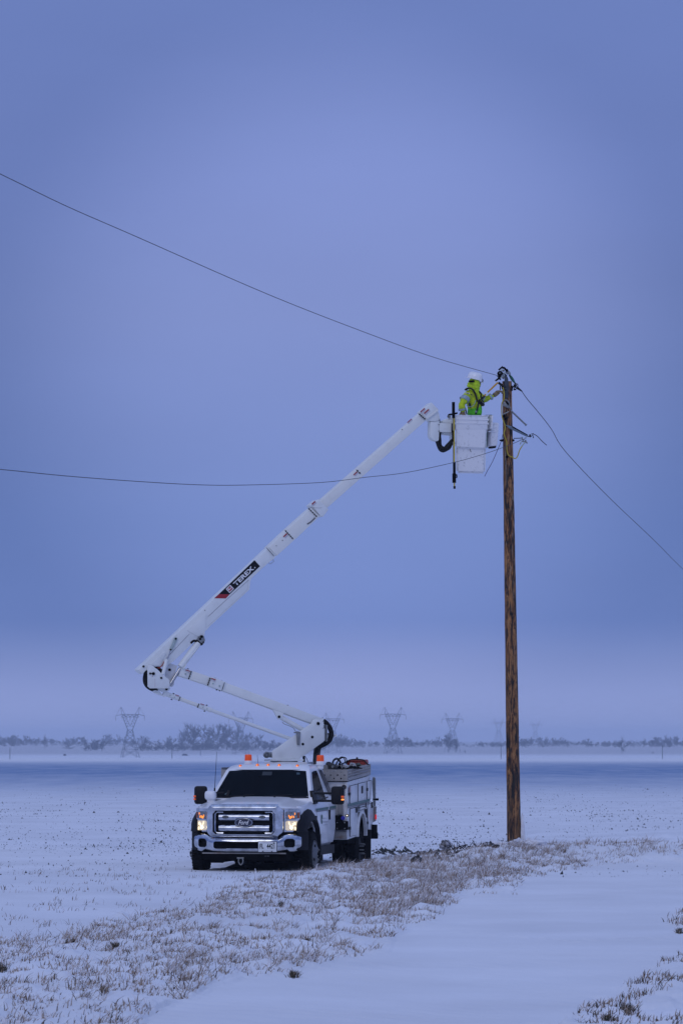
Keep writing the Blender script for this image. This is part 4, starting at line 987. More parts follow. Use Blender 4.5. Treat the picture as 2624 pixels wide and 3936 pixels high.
part('fuel_filler_gap', lambda bm: plate(bm, pp([Y_(920, 490), Y_(1000, 458), Y_(985, 600), Y_(945, 780), Y_(908, 935)], 1.196), (.004, 0, 0)), M['black'], sbo)
part('shelf_rail', lambda bm: (tube(bm, pp([Y_(915, 350), Y_(1140, 300)], 1.20), .006, 6, 0), tube(bm, pp([Y_(948, 290), Y_(948, 415)], 1.20), .008, 6, 0), tube(bm, pp([Y_(1140, 200), Y_(1145, 350)], 1.20), .008, 6, 0)), M['void'], sbo)
part('sticker', lambda bm: plate(bm, pp([B_(1025, 655), B_(1045, 650), B_(1045, 715), B_(1025, 720)], 1.189), (.003, 0, 0)), mat('faded_red_sticker', (.35, .18, .2), .6), sbo)
part('sticker', lambda bm: plate(bm, pp([B_(1225, 800), B_(1243, 796), B_(1243, 828), B_(1225, 832)], 1.194), (.003, 0, 0)), M['decalwhite'], sbo)
for nm, m_, a, b in (('teal_band', 'teal', 0, 40), ('grey_band', 'grey', 48, 64)):
    def f(bm):
        P = pp([B_(1005, 905+a), B_(1340, 822+a), B_(1338, 822+b), B_(1005, 905+b)], 1.197); plate(bm, P, (.003, 0, 0))
    part(nm, f, M[m_], sbo)
part('body_corner_post', lambda bm: box2(bm, 1.115, 1.176, 2.515, 2.53, .50, 1.53), M['bodywhite'], sbo)
q = tf(B_(950, 650), 2.527); part('lifting_eye', lambda bm: (lathe(bm, q, (0, -1, 0), [(0, .045), (.012, .045)], 16), box2(bm, q.x-.026, q.x+.026, 2.515, 2.527, q.z-.16, q.z)), M['black'], sbo)
q = tf(B_(995, 1077), 2.527); mk = part('marker_lamp', lambda bm: lathe(bm, q, (0, -1, 0), [(0, .030), (.012, .028)], 14), M['black'], sbo)
part('marker_bulb', lambda bm: lathe(bm, q+Vector((0, -.012, 0)), (0, -1, 0), [(0, .008), (.004, .004)], 10), M['bulb'], mk)
part('mud_flap', lambda bm: box2(bm, .80, 1.25, 4.50, 4.53, .06, .62), M['black'], T)
part('mud_flap', lambda bm: box2(bm, -1.25, -.80, 4.50, 4.53, .06, .62), M['black'], T)
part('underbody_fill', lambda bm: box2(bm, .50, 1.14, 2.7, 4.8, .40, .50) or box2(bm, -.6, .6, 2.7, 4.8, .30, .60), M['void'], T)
part('rear_step_bumper', lambda bm: (box2(bm, -1.2, 1.26, 4.90, 5.16, .50, .70, .01), box2(bm, 1.0, 1.27, 5.02, 5.18, .43, .55, .01)), M['void'], T)
g0 = [tf(Y_(x, y), 5.0) for x, y in ((1385, 740), (1385, 300))]; top = tf(X_(1395, 790), 5.0)
part('rear_grab_rail', lambda bm: tube(bm, [tf(Y_(1395, 300), 4.95), tf(B_(1385, 620), 4.95), tf(X_(1385, 800), 4.95), tf(X_(1405, 785), 4.95), tf(X_(1425, 830), 4.95), tf(B_(1412, 640), 4.95), tf(Y_(1410, 300), 4.95)], .018, 8, 4), M['steel'], T)
part('rear_light_panel', lambda bm: plate(bm, [tf(Y_(*p), 4.97) for p in ((1365, 310), (1455, 310), (1440, 745), (1355, 790))], (0, .05, 0)), M['rust'], T)
q = tf(Y_(1447, 628), 4.94); part('tail_lamp', lambda bm: box2(bm, q.x-.012, q.x+.012, 4.90, 4.95, q.z-.045, q.z+.045, .005), M['red'], T)
q = tf(Y_(1445, 100), 4.95); part('rail_knob', lambda bm: (rod(bm, q-Vector((.06, 0, 0)), q+Vector((.05, 0, 0)), .022),), M['void'], T)
# rack tray
def traypos(y, z): return (1.17, y, rk(y, z))
def rackside(s):
    holes = []
    def inside(y, z):
        k = (y-2.60)/.105; kz = (z-1.575)/.0475
        if abs(y-2.545) < .016 and (abs(z-1.60) < .02 or abs(z-1.71) < .02): return False
        if abs(k-round(k)) < .28 and 0 <= round(k) <= 21 and abs(kz-round(kz)) < .36 and 0 < round(kz) < 4: return False
        return True
    return lambda bm: gridpanel(bm, lin(2.48, 4.86, 240), lin(1.553, 1.760, 26), lambda y, z: (s*1.185, y, rk(y, z)), inside, (-s*.006, 0, 0))
rko = part('rack_tray', rackside(1), M['alu'], T, smooth=False)
part('rack_far_side', lambda bm: box2(bm, -1.19, -1.18, 2.48, 4.86, 1.60, 1.80), M['alu'], rko)
hl = [tf(X_(*p), 2.48) for p in ((125, 605), (217, 705), (403, 710), (593, 712), (308, 803), (497, 805))]
hs = [(h.x, h.z) for h in hl]+[(h.x-.37*k, h.z) for h in hl for k in (1, 2, 3, 4)]
part('rack_front_panel', lambda bm: gridpanel(bm, lin(-1.185, 1.185, 250), lin(1.553, 1.760, 24), lambda x, z: (x, 2.478, z), lambda x, z: all((x-a)**2+(z-b)**2 > .0145**2 for a, b in hs), (0, .006, 0)), M['alu'], rko)
for p in ((310, 605), (500, 615)):
    q = tf(X_(*p), 2.476); part('rivet', lambda bm: lathe(bm, q, (0, -1, 0), [(0, .020), (.003, .018)], 12), M['steel'], rko)
part('rack_floor', lambda bm: plate(bm, [(-1.18, 2.49, 1.555), (1.18, 2.49, 1.555), (1.18, 4.86, rk(4.86, 1.555)), (-1.18, 4.86, rk(4.86, 1.555))], (0, 0, .012)), M['void'], rko)
part('rack_rear_panel', lambda bm: box2(bm, -1.18, 1.18, 4.85, 4.86, 1.66, 1.84), M['alu'], rko)
P = [ts(X_(*p), 1.189) for p in ((985, 620), (1050, 598), (1120, 585), (1260, 560), (1255, 590), (1130, 635), (1050, 628), (990, 645))]
part('rack_lettering', lambda bm: plate(bm, P[:4]+P[4:], (.003, 0, 0)), M['grey'], rko)
# --- turret
def bplate(name, P, o0, o1, m, parent, bev=0, **k):
    Q = [bp(p, (o0+o1)/2) for p in P]; return part(name, lambda bm: plate(bm, Q, BN*(o1-o0), bev), m, parent, **k)
def brod(name, p, q, w, o, m, parent, n=16, k1=1.0):
    a, b = bp(p, o), bp(q, o); return part(name, lambda bm: rod(bm, a, b, w, w*k1, n), m, parent)
def pin(P, r, o, parent, m='void', h=.02, name='pivot_pin'):
    c = bp(P, o); return part(name, lambda bm: lathe(bm, c, BN, [(-.01, r), (h, r), (h+.004, r*.7)], 16), M[m], parent)
TP = [V_(280, 592), V_(277, 400), V_(410, 312), C2(1330, 765), (1205, 2764.5), (1238, 2767), (1243, 2771), (1243, 2848), (1241, 2852), V_(905, 585)]
tur = bplate('turret', TP, .18, .205, M['boomwhite'], T, .004)
bplate('turret_far_plate', TP, -.205, -.18, M['boomwhite'], tur)
bplate('turret_core', [(1052, 2915), (1052, 2890), (1215, 2800), (1236, 2800), (1236, 2846), (1146, 2908)], -.17, .17, M['boomwhite'], tur)
bplate('turret_base_plate', [V_(190, 592), V_(905, 588), V_(905, 632), V_(190, 632)], -.25, .25, M['boomwhite'], tur, .004)
c0 = bp(V_(550, 632), 0); zt = c0.z; zb = bp(V_(550, 690), 0).z
part('slewing_ring', lambda bm: lathe(bm, (c0.x, c0.y, 0), (0, 0, 1), [(zb-.10, .27), (zb, .27), (zb, .255), (zt, .255)], 40), M['steel'], tur)
brod('slew_motor', V_(195, 490), V_(280, 490), .05, .05, M['steel'], tur)
part('motor_head', lambda bm: lathe(bm, bp(V_(150, 492), .10), BN, [(-.06, .05), (0, .062), (.03, .058), (.036, .04)], 20), M['steel'], tur)
for i in range(7):
    a = i*2*math.pi/7; pin(V_(150+38*math.cos(a), 492+38*math.sin(a)), .008, .137, tur, 'void', .004, 'motor_bolt')
pin(T_(612, 597), .030, .206, tur, h=.012); pin(T_(390, 1108), .024, .206, tur, h=.01); pin(T_(35, 1375), .024, .206, tur, h=.01)
for p in ((788, 515), (788, 772)): pin(T_(*p), .006, .206, tur, h=.003)
bplate('turret_bracket', [C2(1205, 828), C2(1250, 828), C2(1250, 836), C2(1246, 925), C2(1228, 925), C2(1222, 840), C2(1205, 838)], .206, .235, M['steel'], tur)
bplate('turret_side_strip', [T_(820, 640), T_(870, 660), T_(870, 1240), T_(820, 1285)], -.14, .14, M['steel'], tur)
bplate('valve_cover', [T_(870, 1000), T_(1030, 1000), T_(1000, 1160), T_(870, 1220)], -.1, .0, M['boomwhite'], tur)
bplate('valve_bracket', [T_(870, 962), T_(1030, 962), T_(1030, 998), T_(870, 998)], -.1, .02, M['black'], tur)
bplate('control_box', [T_(1190, 1010), T_(1275, 1005), T_(1280, 1100), T_(1190, 1110)], -.12, -.02, M['boomwhite'], tur)
part('turret_hose_loop', lambda bm: tube(bm, [bp(T_(*p), .02) for p in ((815, 505), (930, 590), (1040, 740), (1105, 930), (1090, 1110), (1010, 1260), (860, 1370), (700, 1440), (560, 1500))], .046, 12, 6), M['hose'], tur)
part('turret_hose_drop', lambda bm: tube(bm, [bp(T_(*p), -.05) for p in ((640, 1440), (590, 1560), (555, 1800), (540, 2150))], .066, 12, 5), M['wrap'], tur)
part('turret_post', lambda bm: tube(bm, [bp(T_(70, 1820), -.3), bp(T_(85, 2150), -.3)], .024, 8, 0), M['void'], tur)
part('control_cable', lambda bm: tube(bm, [bp(T_(*p), -.2) for p in ((120, 1820), (190, 1950), (230, 2050), (290, 2140))], .006, 6, 4), M['wire'], tur)
part('turret_top_pin', lambda bm: tube(bm, [bp(T_(*p), 0) for p in ((775, 410), (775, 360))], .008, 6, 0), M['steel'], tur)
# --- lower boom
def strut(name, p, q, wpx, d, m, parent, o=0, bev=.01):
    """box tube of height wpx (photo px) between pixel axis points, depth d"""
    p, q = Vector(p), Vector(q); t = (q-p).normalized(); n = Vector((-t.y, t.x))*wpx/2
    return bplate(name, [tuple(p+n), tuple(p-n), tuple(q-n), tuple(q+n)], o-d/2, o+d/2, m, parent, bev)
lb = strut('lower_boom', C2(685, 497), C2(1400, 762), 33, .20, M['boomwhite'], T)
strut('insulated_section', C2(432, 409), C2(585, 460), 33, .20, M['fiber'], lb)
strut('clamp_sleeve', C2(355, 383), C2(440, 412), 34, .21, M['boomwhite'], lb); strut('clamp_sleeve', C2(578, 457), C2(688, 498), 36, .215, M['boomwhite'], lb)
def decal(P, o, m, parent, name='warning_label'): return bplate(name, P, o, o+.003, m, parent)
lw = mat('label_white', (.75, .75, .76), .5, col2=(.4, .35, .4), vscale=60)
def label_on(cx_, cy_, ang, L, Hh, o, parent, f):
    """small safety label: dark red heading over pale text panel"""
    c, s = math.cos(ang), math.sin(ang)
    def q(u, v): return f(cx_+u*c-v*s, cy_+u*s+v*c)
    decal([q(-L/2, -Hh/2), q(L/2, -Hh/2), q(L/2, Hh/2), q(-L/2, Hh/2)], o, lw, parent)
    decal([q(-L/2, -Hh/2), q(L/2, -Hh/2), q(L/2, -Hh/2+Hh*.4), q(-L/2, -Hh/2+Hh*.4)], o+.004, M['decalred'], parent, 'label_heading')
def bolts(a, b, n, o, parent, f, r=.011):
    for i in range(n):
        t_ = (i+.5)/n; pin(f(lerp(a[0], b[0], t_), lerp(a[1], b[1], t_)), r, o, parent, 'void', .012, 'bolt')
    A0, B0 = bp(f(*a), o), bp(f(*b), o); part('joint_seam', lambda bm: tube(bm, [A0, B0], .005, 5, 0), M['void'], parent)
bolts((452, 380), (430, 443), 4, .112, lb, C2); bolts((590, 430), (570, 490), 4, .112, lb, C2); bolts((695, 465), (675, 528), 1, .112, lb, C2, .002)
label_on(424, 382, .33, 34, 16, .112, lb, C2); label_on(612, 446, .33, 34, 18, .113, lb, C2)
pin(C2(408, 402), .016, .112, lb, 'zinc', .01); pin(C2(610, 473), .015, .112, lb, 'zinc', .01); pin(C2(657, 490), .015, .112, lb, 'zinc', .01)
for p in ((425, 366), (625, 436), (672, 454), (658, 525), (636, 519), (1157, 634)): pin(C2(*p), .012, 0, lb, 'void', .02, 'bolt')
bk = bplate('cylinder_bracket', [C2(1046, 662), C2(1125, 690), C2(1108, 732), C2(1088, 738)], .05, .11, M['boomwhite'], lb)
pin(C2(1094, 717), .024, .112, bk)
lc = brod('lift_cylinder', C2(1110, 722), C2(1272, 815), .045, .05, M['boomwhite'], T)
part('cylinder_hose', lambda bm: tube(bm, [bp(C2(*p), .09) for p in ((1118, 755), (1135, 772), (1160, 780), (1200, 800), (1215, 822), (1245, 828))], .006, 6, 4), M['steel'], lc)
# lower link
lk = brod('boom_link', C2(590, 667), C2(1180, 880), .034, .02, M['boomwhite'], T)
brod('insulated_section', C2(360, 583), C2(505, 636), .037, .02, M['fiber'], lk); brod('clamp_sleeve', C2(268, 550), C2(365, 585), .044, .02, M['boomwhite'], lk); brod('clamp_sleeve', C2(500, 636), C2(595, 668), .044, .02, M['boomwhite'], lk)
bolts((370, 568), (358, 602), 3, .062, lk, C2, .009); bolts((508, 620), (495, 652), 3, .062, lk, C2, .009)
label_on(347, 562, .33, 30, 10, .062, lk, C2); label_on(532, 628, .33, 30, 10, .062, lk, C2)
for p in ((295, 560), (327, 573), (537, 647), (567, 659)): pin(C2(*p), .011, .062, lk, 'zinc', .006)
for p in ((305, 590), (547, 676), (320, 547), (563, 632)): pin(C2(*p), .011, .02, lk, 'void', .02, 'bolt')
# --- elbow
el = bplate('elbow', [E_(330, 790), E_(345, 770), E_(395, 762), E_(440, 790), E_(738, 1048), E_(745, 1070), E_(745, 1165), E_(715, 1205), E_(375, 1205), E_(335, 1170)], .16, .185, M['boomwhite'], T, .004)
bplate('elbow_far_plate', [E_(330, 790), E_(395, 762), E_(740, 1050), E_(745, 1165), E_(710, 1205), E_(375, 1205), E_(335, 1170)], -.185, -.16, M['boomwhite'], el)
bplate('elbow_inner_plate', [E_(735, 740), E_(770, 738), E_(888, 780), E_(845, 930), E_(825, 955), E_(825, 1130), E_(800, 1175), E_(760, 1178), E_(660, 960), E_(690, 830)], .02, .05, M['bodywhite'], el)
bplate('elbow_link_plate', [E_(500, 1210), E_(745, 1190), E_(735, 1235), E_(700, 1265), E_(610, 1268)], .0, .10, M['boomwhite'], el)
bplate('link_clevis', [E_(430, 1250), E_(470, 1240), E_(540, 1255), E_(575, 1290), E_(610, 1330), E_(640, 1270), E_(705, 1275), E_(680, 1350), E_(640, 1360), E_(500, 1310), E_(450, 1290)], .0, .06, M['boomwhite'], el)
part('elbow_hose', lambda bm: tube(bm, [bp(E_(*p), .0) for p in ((310, 850), (300, 930), (285, 1040), (310, 1130), (380, 1195), (480, 1235), (515, 1245))], .045, 12, 5), M['hose'], el)
for p, r in (((440, 928), .028), ((380, 925), .018), ((588, 1008), .019)): pin(E_(*p), r, .186, el)
pin(E_(745, 855), .024, .052, el); pin(E_(685, 1220), .022, .102, el)
part('elbow_link_pin', lambda bm: rod(bm, bp(E_(380, 925), .19), bp(E_(440, 928), .19), .006, n=6), M['void'], el)
part('rust_streak', lambda bm: plate(bm, [bp(E_(*p), .1865) for p in ((415, 965), (432, 965), (428, 990), (418, 985))], BN*.001), mat('rust_streak', (.42, .30, .27), .7), el)
part('rust_streak', lambda bm: plate(bm, [bp(E_(*p), .1865) for p in ((468, 1020), (478, 1020), (476, 1170), (468, 1180))], BN*.001), mat('faint_rust_streak', (.62, .56, .55), .6), el)
part('red_cable', lambda bm: tube(bm, [bp(E_(*p), .15) for p in ((520, 815), (555, 820), (590, 790), (625, 740), (640, 700))], .008, 6, 4), M['redcase'], el)
part('cable_bundle', lambda bm: (tube(bm, [bp(E_(*p), .10) for p in ((455, 800), (520, 810), (590, 870), (640, 860))], .03, 8, 4), tube(bm, [bp(E_(*p), .11) for p in ((550, 820), (575, 880), (600, 930))], .02, 8, 3)), M['void'], el)
# --- upper boom
UB = [C2(95, 325), C3(445, 982), C3(490, 1030), C7(1280, 150), C7(1175, 225), C7(870, 500), C7(820, 560), C7(805, 600), C7(790, 765), C7(0, 1500), C2(550, 78), C2(300, 315), C2(240, 350), C2(130, 350)]
ub = bplate('upper_boom', UB, -.13, .13, M['boomwhite'], T, .006)
bplate('boom_end_cap', [C2(45, 372), C2(94, 324), C2(133, 345), C2(127, 368), C2(100, 380), C2(80, 403)], -.12, .135, M['boomwhite'], ub, .006)
pin(C2(99, 347), .020, .136, ub)
bplate('gusset_plate', [C2(418, 80), C2(425, 70), C2(500, 2), C2(560, -40), C2(552, 75), C2(546, 122), C2(520, 130), C2(495, 125)], .131, .145, M['boomwhite'], ub, .003)
bplate('gusset_plate', [E_(375, 757), E_(640, 515), E_(672, 530), E_(680, 555), E_(650, 600), E_(615, 660), E_(565, 785), E_(430, 772)], .131, .143, M['boomwhite'], ub, .003)
part('weld_seam', lambda bm: (tube(bm, [bp(C7(*p), .131) for p in ((815, 572), (350, 985), (0, 1308))], .0035, 5, 0), tube(bm, [bp(C2(*p), .131) for p in ((435, 110), (265, 290))], .0035, 5, 0)), M['grey'], ub)
part('seam_edge', lambda bm: tube(bm, [bp(C7(*p), .125) for p in ((808, 570), (803, 640), (790, 765), (590, 960), (300, 1225), (0, 1502))], .006, 5, 0), M['void'], ub)
for p in ((820, 652), (688, 875), (588, 962)): pin(C7(*p), .012, .0, ub, 'void', .03, 'bolt')
part('step_loop', lambda bm: (tube(bm, [bp(C7(*p), .05) for p in ((1280, 140), (1325, 195), (1245, 250), (1200, 215))], .005, 6, 0), tube(bm, [bp(C7(*p), .05) for p in ((1280, 150), (1310, 180))], .006, 6, 0)), M['steel'], ub)
DEC = .1315
dk = decal([C7(930, 172), C7(1042, 295), C7(432, 860), C7(215, 855)], DEC, M['decalblack'], ub, 'name_band')
decal([C7(215, 855), C7(432, 860), C7(355, 942), C7(123, 937)], DEC, M['decalred'], ub, 'red_flash')
o = bp(C7(557, 704), DEC+.004); ex = bp(C7(928, 352), DEC+.004)-o; ey = bp(C7(497, 637), DEC+.004)-o
text('name_lettering', 'TEREX', M['decalwhite'], dk, o, ex, ey, .002, .030)
pin(C7(940, 322), .012, DEC+.003, dk, 'decalwhite', .002, 'lettering_dot')
decal([C7(440, 672), C7(450, 672), C7(517, 742), C7(517, 752), C7(437, 830), C7(427, 830), C7(360, 757), C7(360, 747)], DEC+.004, M['decalwhite'], dk, 'emblem')
decal([C7(443, 692), C7(497, 747), C7(432, 810), C7(380, 752)], DEC+.008, M['decalred'], dk, 'emblem_red')
decal([C7(388, 742), C7(412, 742), C7(412, 722), C7(428, 745), C7(432, 722), C7(455, 738), C7(458, 702), C7(472, 735), C7(420, 782)], DEC+.012, M['decalwhite'], dk, 'emblem_crown')
decal([C7(428, 722), C7(444, 738), C7(428, 754), C7(412, 738)], DEC+.016, M['decalred'], dk, 'emblem_diamond')
lkk = bplate('toggle_arm', [E_(835, 250), E_(865, 238), E_(890, 262), E_(888, 290), E_(795, 490), E_(765, 500), E_(745, 470), E_(775, 400)], .145, .165, M['zinc'], ub, .003)
pin(E_(860, 270), .018, .166, ub); pin(E_(765, 475), .014, .166, ub)
bplate('boom_sleeve', [C3(445, 980), C3(556, 875), C3(607, 928), C3(492, 1032)], -.145, .145, M['fiber'], ub, .006)
bplate('insulated_section', [C3(556, 874), C3(702, 744), C3(752, 792), C3(607, 930)], -.135, .135, M['fiber'], ub, .006)
bplate('boom_collar', [C3(700, 726), C3(742, 692), C3(802, 752), C3(768, 797), C3(752, 790)], -.17, .17, M['boomwhite'], ub, .008)
part('collar_seam', lambda bm: tube(bm, [bp(C3(*p), .171) for p in ((712, 737), (765, 742), (778, 738))], .002, 5, 0), M['grey'], ub)
tb = bplate('telescoping_boom', [C3(758, 702), C3(1364, 170), C3(1404, 206), C3(800, 742)], -.10, .10, M['fiber'], ub, .006)
bplate('boom_tip', [C3(1364, 167), C3(1366, 162), C3(1425, 108), C3(1468, 152), C3(1399, 212)], -.12, .12, M['boomwhite'], ub, .006)
bolts((557, 875), (606, 928), 5, .147, ub, C3, .012); bolts((697, 742), (750, 795), 5, .137, ub, C3, .012); bolts((986, 510), (1012, 536), 2, .103, ub, C3, .014); bolts((1362, 172), (1402, 208), 4, .123, ub, C3, .013); bolts((446, 981), (491, 1031), 1, .147, ub, C3, .003)
label_on(562, 909, -.78, 28, 18, .146, ub, C3); label_on(732, 714, -.72, 28, 18, .172, ub, C3); label_on(984, 536, -.75, 28, 16, .102, ub, C3); label_on(1388, 155, -.73, 34, 16, .122, ub, C3); label_on(1412, 163, -.73, 38, 18, .122, ub, C3); label_on(1308, 218, -.73, 34, 12, .102, ub, C3)
for p in ((505, 969), (542, 936), (1262, 268), (75, 1358)): pin(C3(*p), .008, .147 if p[0] > 100 and p[0] < 600 else .131, ub, 'void', .004, 'bolt')
part('scuff_mark', lambda bm: (tube(bm, [bp(C3(*p), .134) for p in ((690, 838), (712, 825), (738, 800))], .014, 6, 3)), mat('scuffed_black', (.12, .12, .12), .7), ub)
# --- cylinders at the elbow
cy = brod('main_cylinder', E_(1285, 350), E_(950, 800), .062, .10, M['boomwhite'], T, 20)
brod('cylinder_rod', E_(940, 835), E_(755, 1130), .026, .10, M['rod'], cy)
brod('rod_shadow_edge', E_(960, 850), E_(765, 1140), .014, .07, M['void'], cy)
bplate('cylinder_head', [E_(1275, 230), E_(1320, 205), E_(1375, 225), E_(1400, 300), E_(1370, 370), E_(1300, 330), E_(1255, 290)], .05, .16, M['steel'], cy)
part('cylinder_band', lambda bm: tube(bm, [bp(E_(*p), .13) for p in ((1145, 355), (1200, 310), (1290, 330), (1340, 380), (1380, 330))], .02, 8, 4), M['void'], cy)
pin(E_(1348, 230), .026, .161, cy); pin(E_(1320, 275), .020, .161, cy, 'void'); pin(E_(1380, 335), .014, .161, cy, 'void')
part('cylinder_pipe', lambda bm: tube(bm, [bp(E_(*p), .155) for p in ((1300, 400), (1180, 560), (1060, 690), (1045, 730), (1050, 770), (1010, 830))], .009, 6, 4), M['boomwhite'], cy)
lv = brod('levelling_cylinder', E_(690, 665), E_(625, 935), .035, .175, M['boomwhite'], T, 14)
brod('levelling_rod', E_(762, 490), E_(710, 660), .010, .175, M['rod'], lv, 8)
# --- bucket and its mount (own vertical frame at the tip)
BY = bp(K_(250, 600), 0); 
def kb(P, o=0): return bp(P, o)
hd = bplate('jib_head', [K_(195, 640), K_(315, 558), K_(335, 590), K_(345, 640), K_(335, 665), K_(290, 678), K_(245, 672)], -.09, .10, M['boomwhite'], T, .008)
bplate('head_strip', [K_(195, 640), K_(205, 652), K_(322, 562), K_(312, 548)], -.13, .135, M['fiber'], hd, .003)
bplate('levelling_arm', [K_(246, 676), K_(290, 680), K_(342, 664), K_(343, 700), K_(336, 870), K_(322, 888), K_(290, 882), K_(255, 855), K_(244, 820)], -.08, .09, M['boomwhite'], hd, .01)
bplate('jib_bracket', [K_(343, 700), K_(350, 690), K_(474, 695), K_(476, 795), K_(343, 788)], -.08, .10, M['boomwhite'], hd, .008)
bplate('bracket_gap', [K_(466, 695), K_(480, 700), K_(480, 796), K_(466, 792)], -.09, .105, M['black'], hd)
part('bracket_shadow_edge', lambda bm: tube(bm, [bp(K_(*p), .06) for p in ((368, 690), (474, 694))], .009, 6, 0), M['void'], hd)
bplate('bucket_mount', [K_(370, 668), K_(440, 640), K_(500, 628), K_(500, 880), K_(482, 875), K_(478, 700), K_(368, 690)], -.14, .04, M['boomwhite'], hd, .005)
bplate('mount_foot', [K_(385, 795), K_(478, 800), K_(478, 825), K_(385, 812)], -.12, .02, M['boomwhite'], hd)
for p in ((352, 706), (352, 776)): pin(K_(*p), .010, .101, hd, 'steel', .006)
part('head_hose', lambda bm: tube(bm, [bp(K_(*p), .03) for p in ((315, 560), (340, 610), (352, 650), (356, 690))], .022, 8, 4), M['hose'], hd)
part('jib_hose', lambda bm: tube(bm, [bp(K_(*p), .02) for p in ((352, 790), (345, 860), (360, 940), (400, 975), (445, 950), (480, 905), (510, 890))], .056, 12, 6, rf=lambda t: 1-.10*math.sin(t*25)), M['hose'], hd)
part('valve_handle', lambda bm: (tube(bm, [bp(K_(*p), .05) for p in ((450, 625), (460, 600), (490, 595), (520, 588), (550, 582))], .018, 8, 4)), M['void'], hd)
pin(K_(460, 620), .03, .05, hd, 'steel', .02)
# bucket: tapered plan boxes facing the camera
def kx(P, o): return bp(P, o)
def bucketbox(bm, tl, tr, br, bl, o0, o1, bev, tin=0):
    f0 = [bp(p, o1) for p in (tl, tr, br, bl)]; b0 = [bp(p, o0) for p in (tl, tr, br, bl)]
    vs = [bm.verts.new(p) for p in f0+b0]; fs = []
    for q in ((0, 1, 2, 3), (7, 6, 5, 4), (0, 4, 5, 1), (1, 5, 6, 2), (2, 6, 7, 3), (3, 7, 4, 0)): fs.append(bm.faces.new([vs[i] for i in q]))
    bmesh.ops.recalc_face_normals(bm, faces=fs)
    bmesh.ops.bevel(bm, geom=list({e for f in fs for e in f.edges}), offset=bev, segments=3, affect='EDGES')
bo = .02
bk_ = part('bucket', lambda bm: bucketbox(bm, K_(533, 716), K_(872, 720), K_(862, 972), K_(526, 956), -.30, .30, .03), M['bucket'], T, ang=50)
def rimw(bm):
    # hollow upper rim: four walls so that the worker can stand inside
    def wall(P, o0, o1): Q = [bp(p, (o0+o1)/2) for p in P]; plate(bm, Q, BN*(o1-o0), .006)
    wall([K_(530, 612), K_(876, 618), K_(870, 760), K_(534, 760)], .27, .303)
    wall([K_(530, 612), K_(876, 618), K_(870, 760), K_(534, 760)], -.303, -.27)
    wall([K_(530, 612), K_(544, 612), K_(548, 760), K_(534, 760)], -.27, .27)
    wall([K_(862, 618), K_(878, 618), K_(871, 760), K_(856, 760)], -.27, .27)
part('bucket_rim_wall', rimw, M['bucket'], bk_)
def ribs(bm):
    for y0, y1, x0, x1 in ((600, 616, 524, 882), (640, 662, 528, 880), (680, 704, 531, 878)):
        for o_ in (.305, -.305): tube(bm, [bp(K_(x0, (y0+y1)/2-2), o_), bp(K_(x1, (y0+y1)/2+4), o_)], (y1-y0)/3.4/2.8/204, 8, 0)
        for x_ in (x0, x1): tube(bm, [bp(K_(x_, (y0+y1)/2+(0 if x_ == x0 else 4)), -.305), bp(K_(x_, (y0+y1)/2+(0 if x_ == x0 else 4)), .305)], (y1-y0)/2/2.8/204, 8, 0)
part('rim_rib', ribs, M['bucket'], bk_)
part('lower_bucket', lambda bm: bucketbox(bm, K_(534, 930), K_(858, 940), K_(850, 1234), K_(538, 1226), -.26, .25, .04), M['bucket'], bk_, ang=50)
part('bucket_cord', lambda bm: tube(bm, [bp(K_(*p), .31) for p in ((686, 968), (690, 985), (698, 1002))], .006, 5, 2), M['strap'], bk_)
part('side_liner_edge', lambda bm: tube(bm, [bp(K_(*p), .30) for p in ((868, 790), (866, 960))], .006, 5, 0), M['green'], bk_)
tbk = bplate('tool_bucket', [K_(880, 688), K_(968, 692), K_(950, 940), K_(876, 944)], -.20, .12, M['bucket'], T, .03)
part('tool_bucket_rib', lambda bm: [tube(bm, [bp(K_(882, y), .122), bp(K_(x, y+2), .122), bp(K_(x, y+2), -.2)], .012, 8, 0) for y, x in ((694, 972), (735, 968), (780, 962))], M['bucket'], tbk)
bplate('tool_bucket_foot', [K_(900, 944), K_(950, 938), K_(945, 960), K_(903, 961)], -.1, .08, M['void'], tbk)
part('tool_hook', lambda bm: tube(bm, [bp(K_(*p), .1) for p in ((880, 608), (918, 606), (926, 614), (926, 636), (900, 680))], .014, 8, 0), M['green'], tbk)
part('rim_cover', lambda bm: plate(bm, [bp(K_(*p), .0) for p in ((835, 606), (905, 612), (890, 640), (868, 622))], BN*.3), mat('grey_vinyl', (.35, .37, .37), .6), bk_)
# snow and frost resting on the truck roof edges
# ================================================================== loose gear (things resting on or held by others)
def wthing(name, label, cat, group=None): return thing(name, label, cat, TM, group)
# insulated stick clipped to the bucket
hs_ = wthing('hot_stick', 'upright yellow stick with black foam grips clipped beside the bucket', 'insulated stick')
so = .36
def srod(nm, x, y0, y1, w, m, par, o=so): return brod(nm, K_(x, y0), K_(x+ (y1-y0)*.006, y1), w, o, M[m], par)
srod('stick_shaft', 514, 630, 1390, .013, 'yellow', hs_)
srod('foam_grip', 508, 463, 635, .029, 'void', hs_); srod('foam_grip', 517, 1112, 1236, .026, 'void', hs_); srod('foam_grip', 516, 1233, 1332, .036, 'void', hs_); srod('stick_cap', 520, 1368, 1396, .022, 'void', hs_)
srod('grey_rod', 502, 630, 1240, .007, 'steel', hs_); srod('sleeve', 500, 770, 890, .016, 'void', hs_)
part('latch_tab', lambda bm: tube(bm, [bp(K_(*p), so) for p in ((540, 1240), (545, 1260), (543, 1280))], .012, 6, 2), M['void'], hs_)
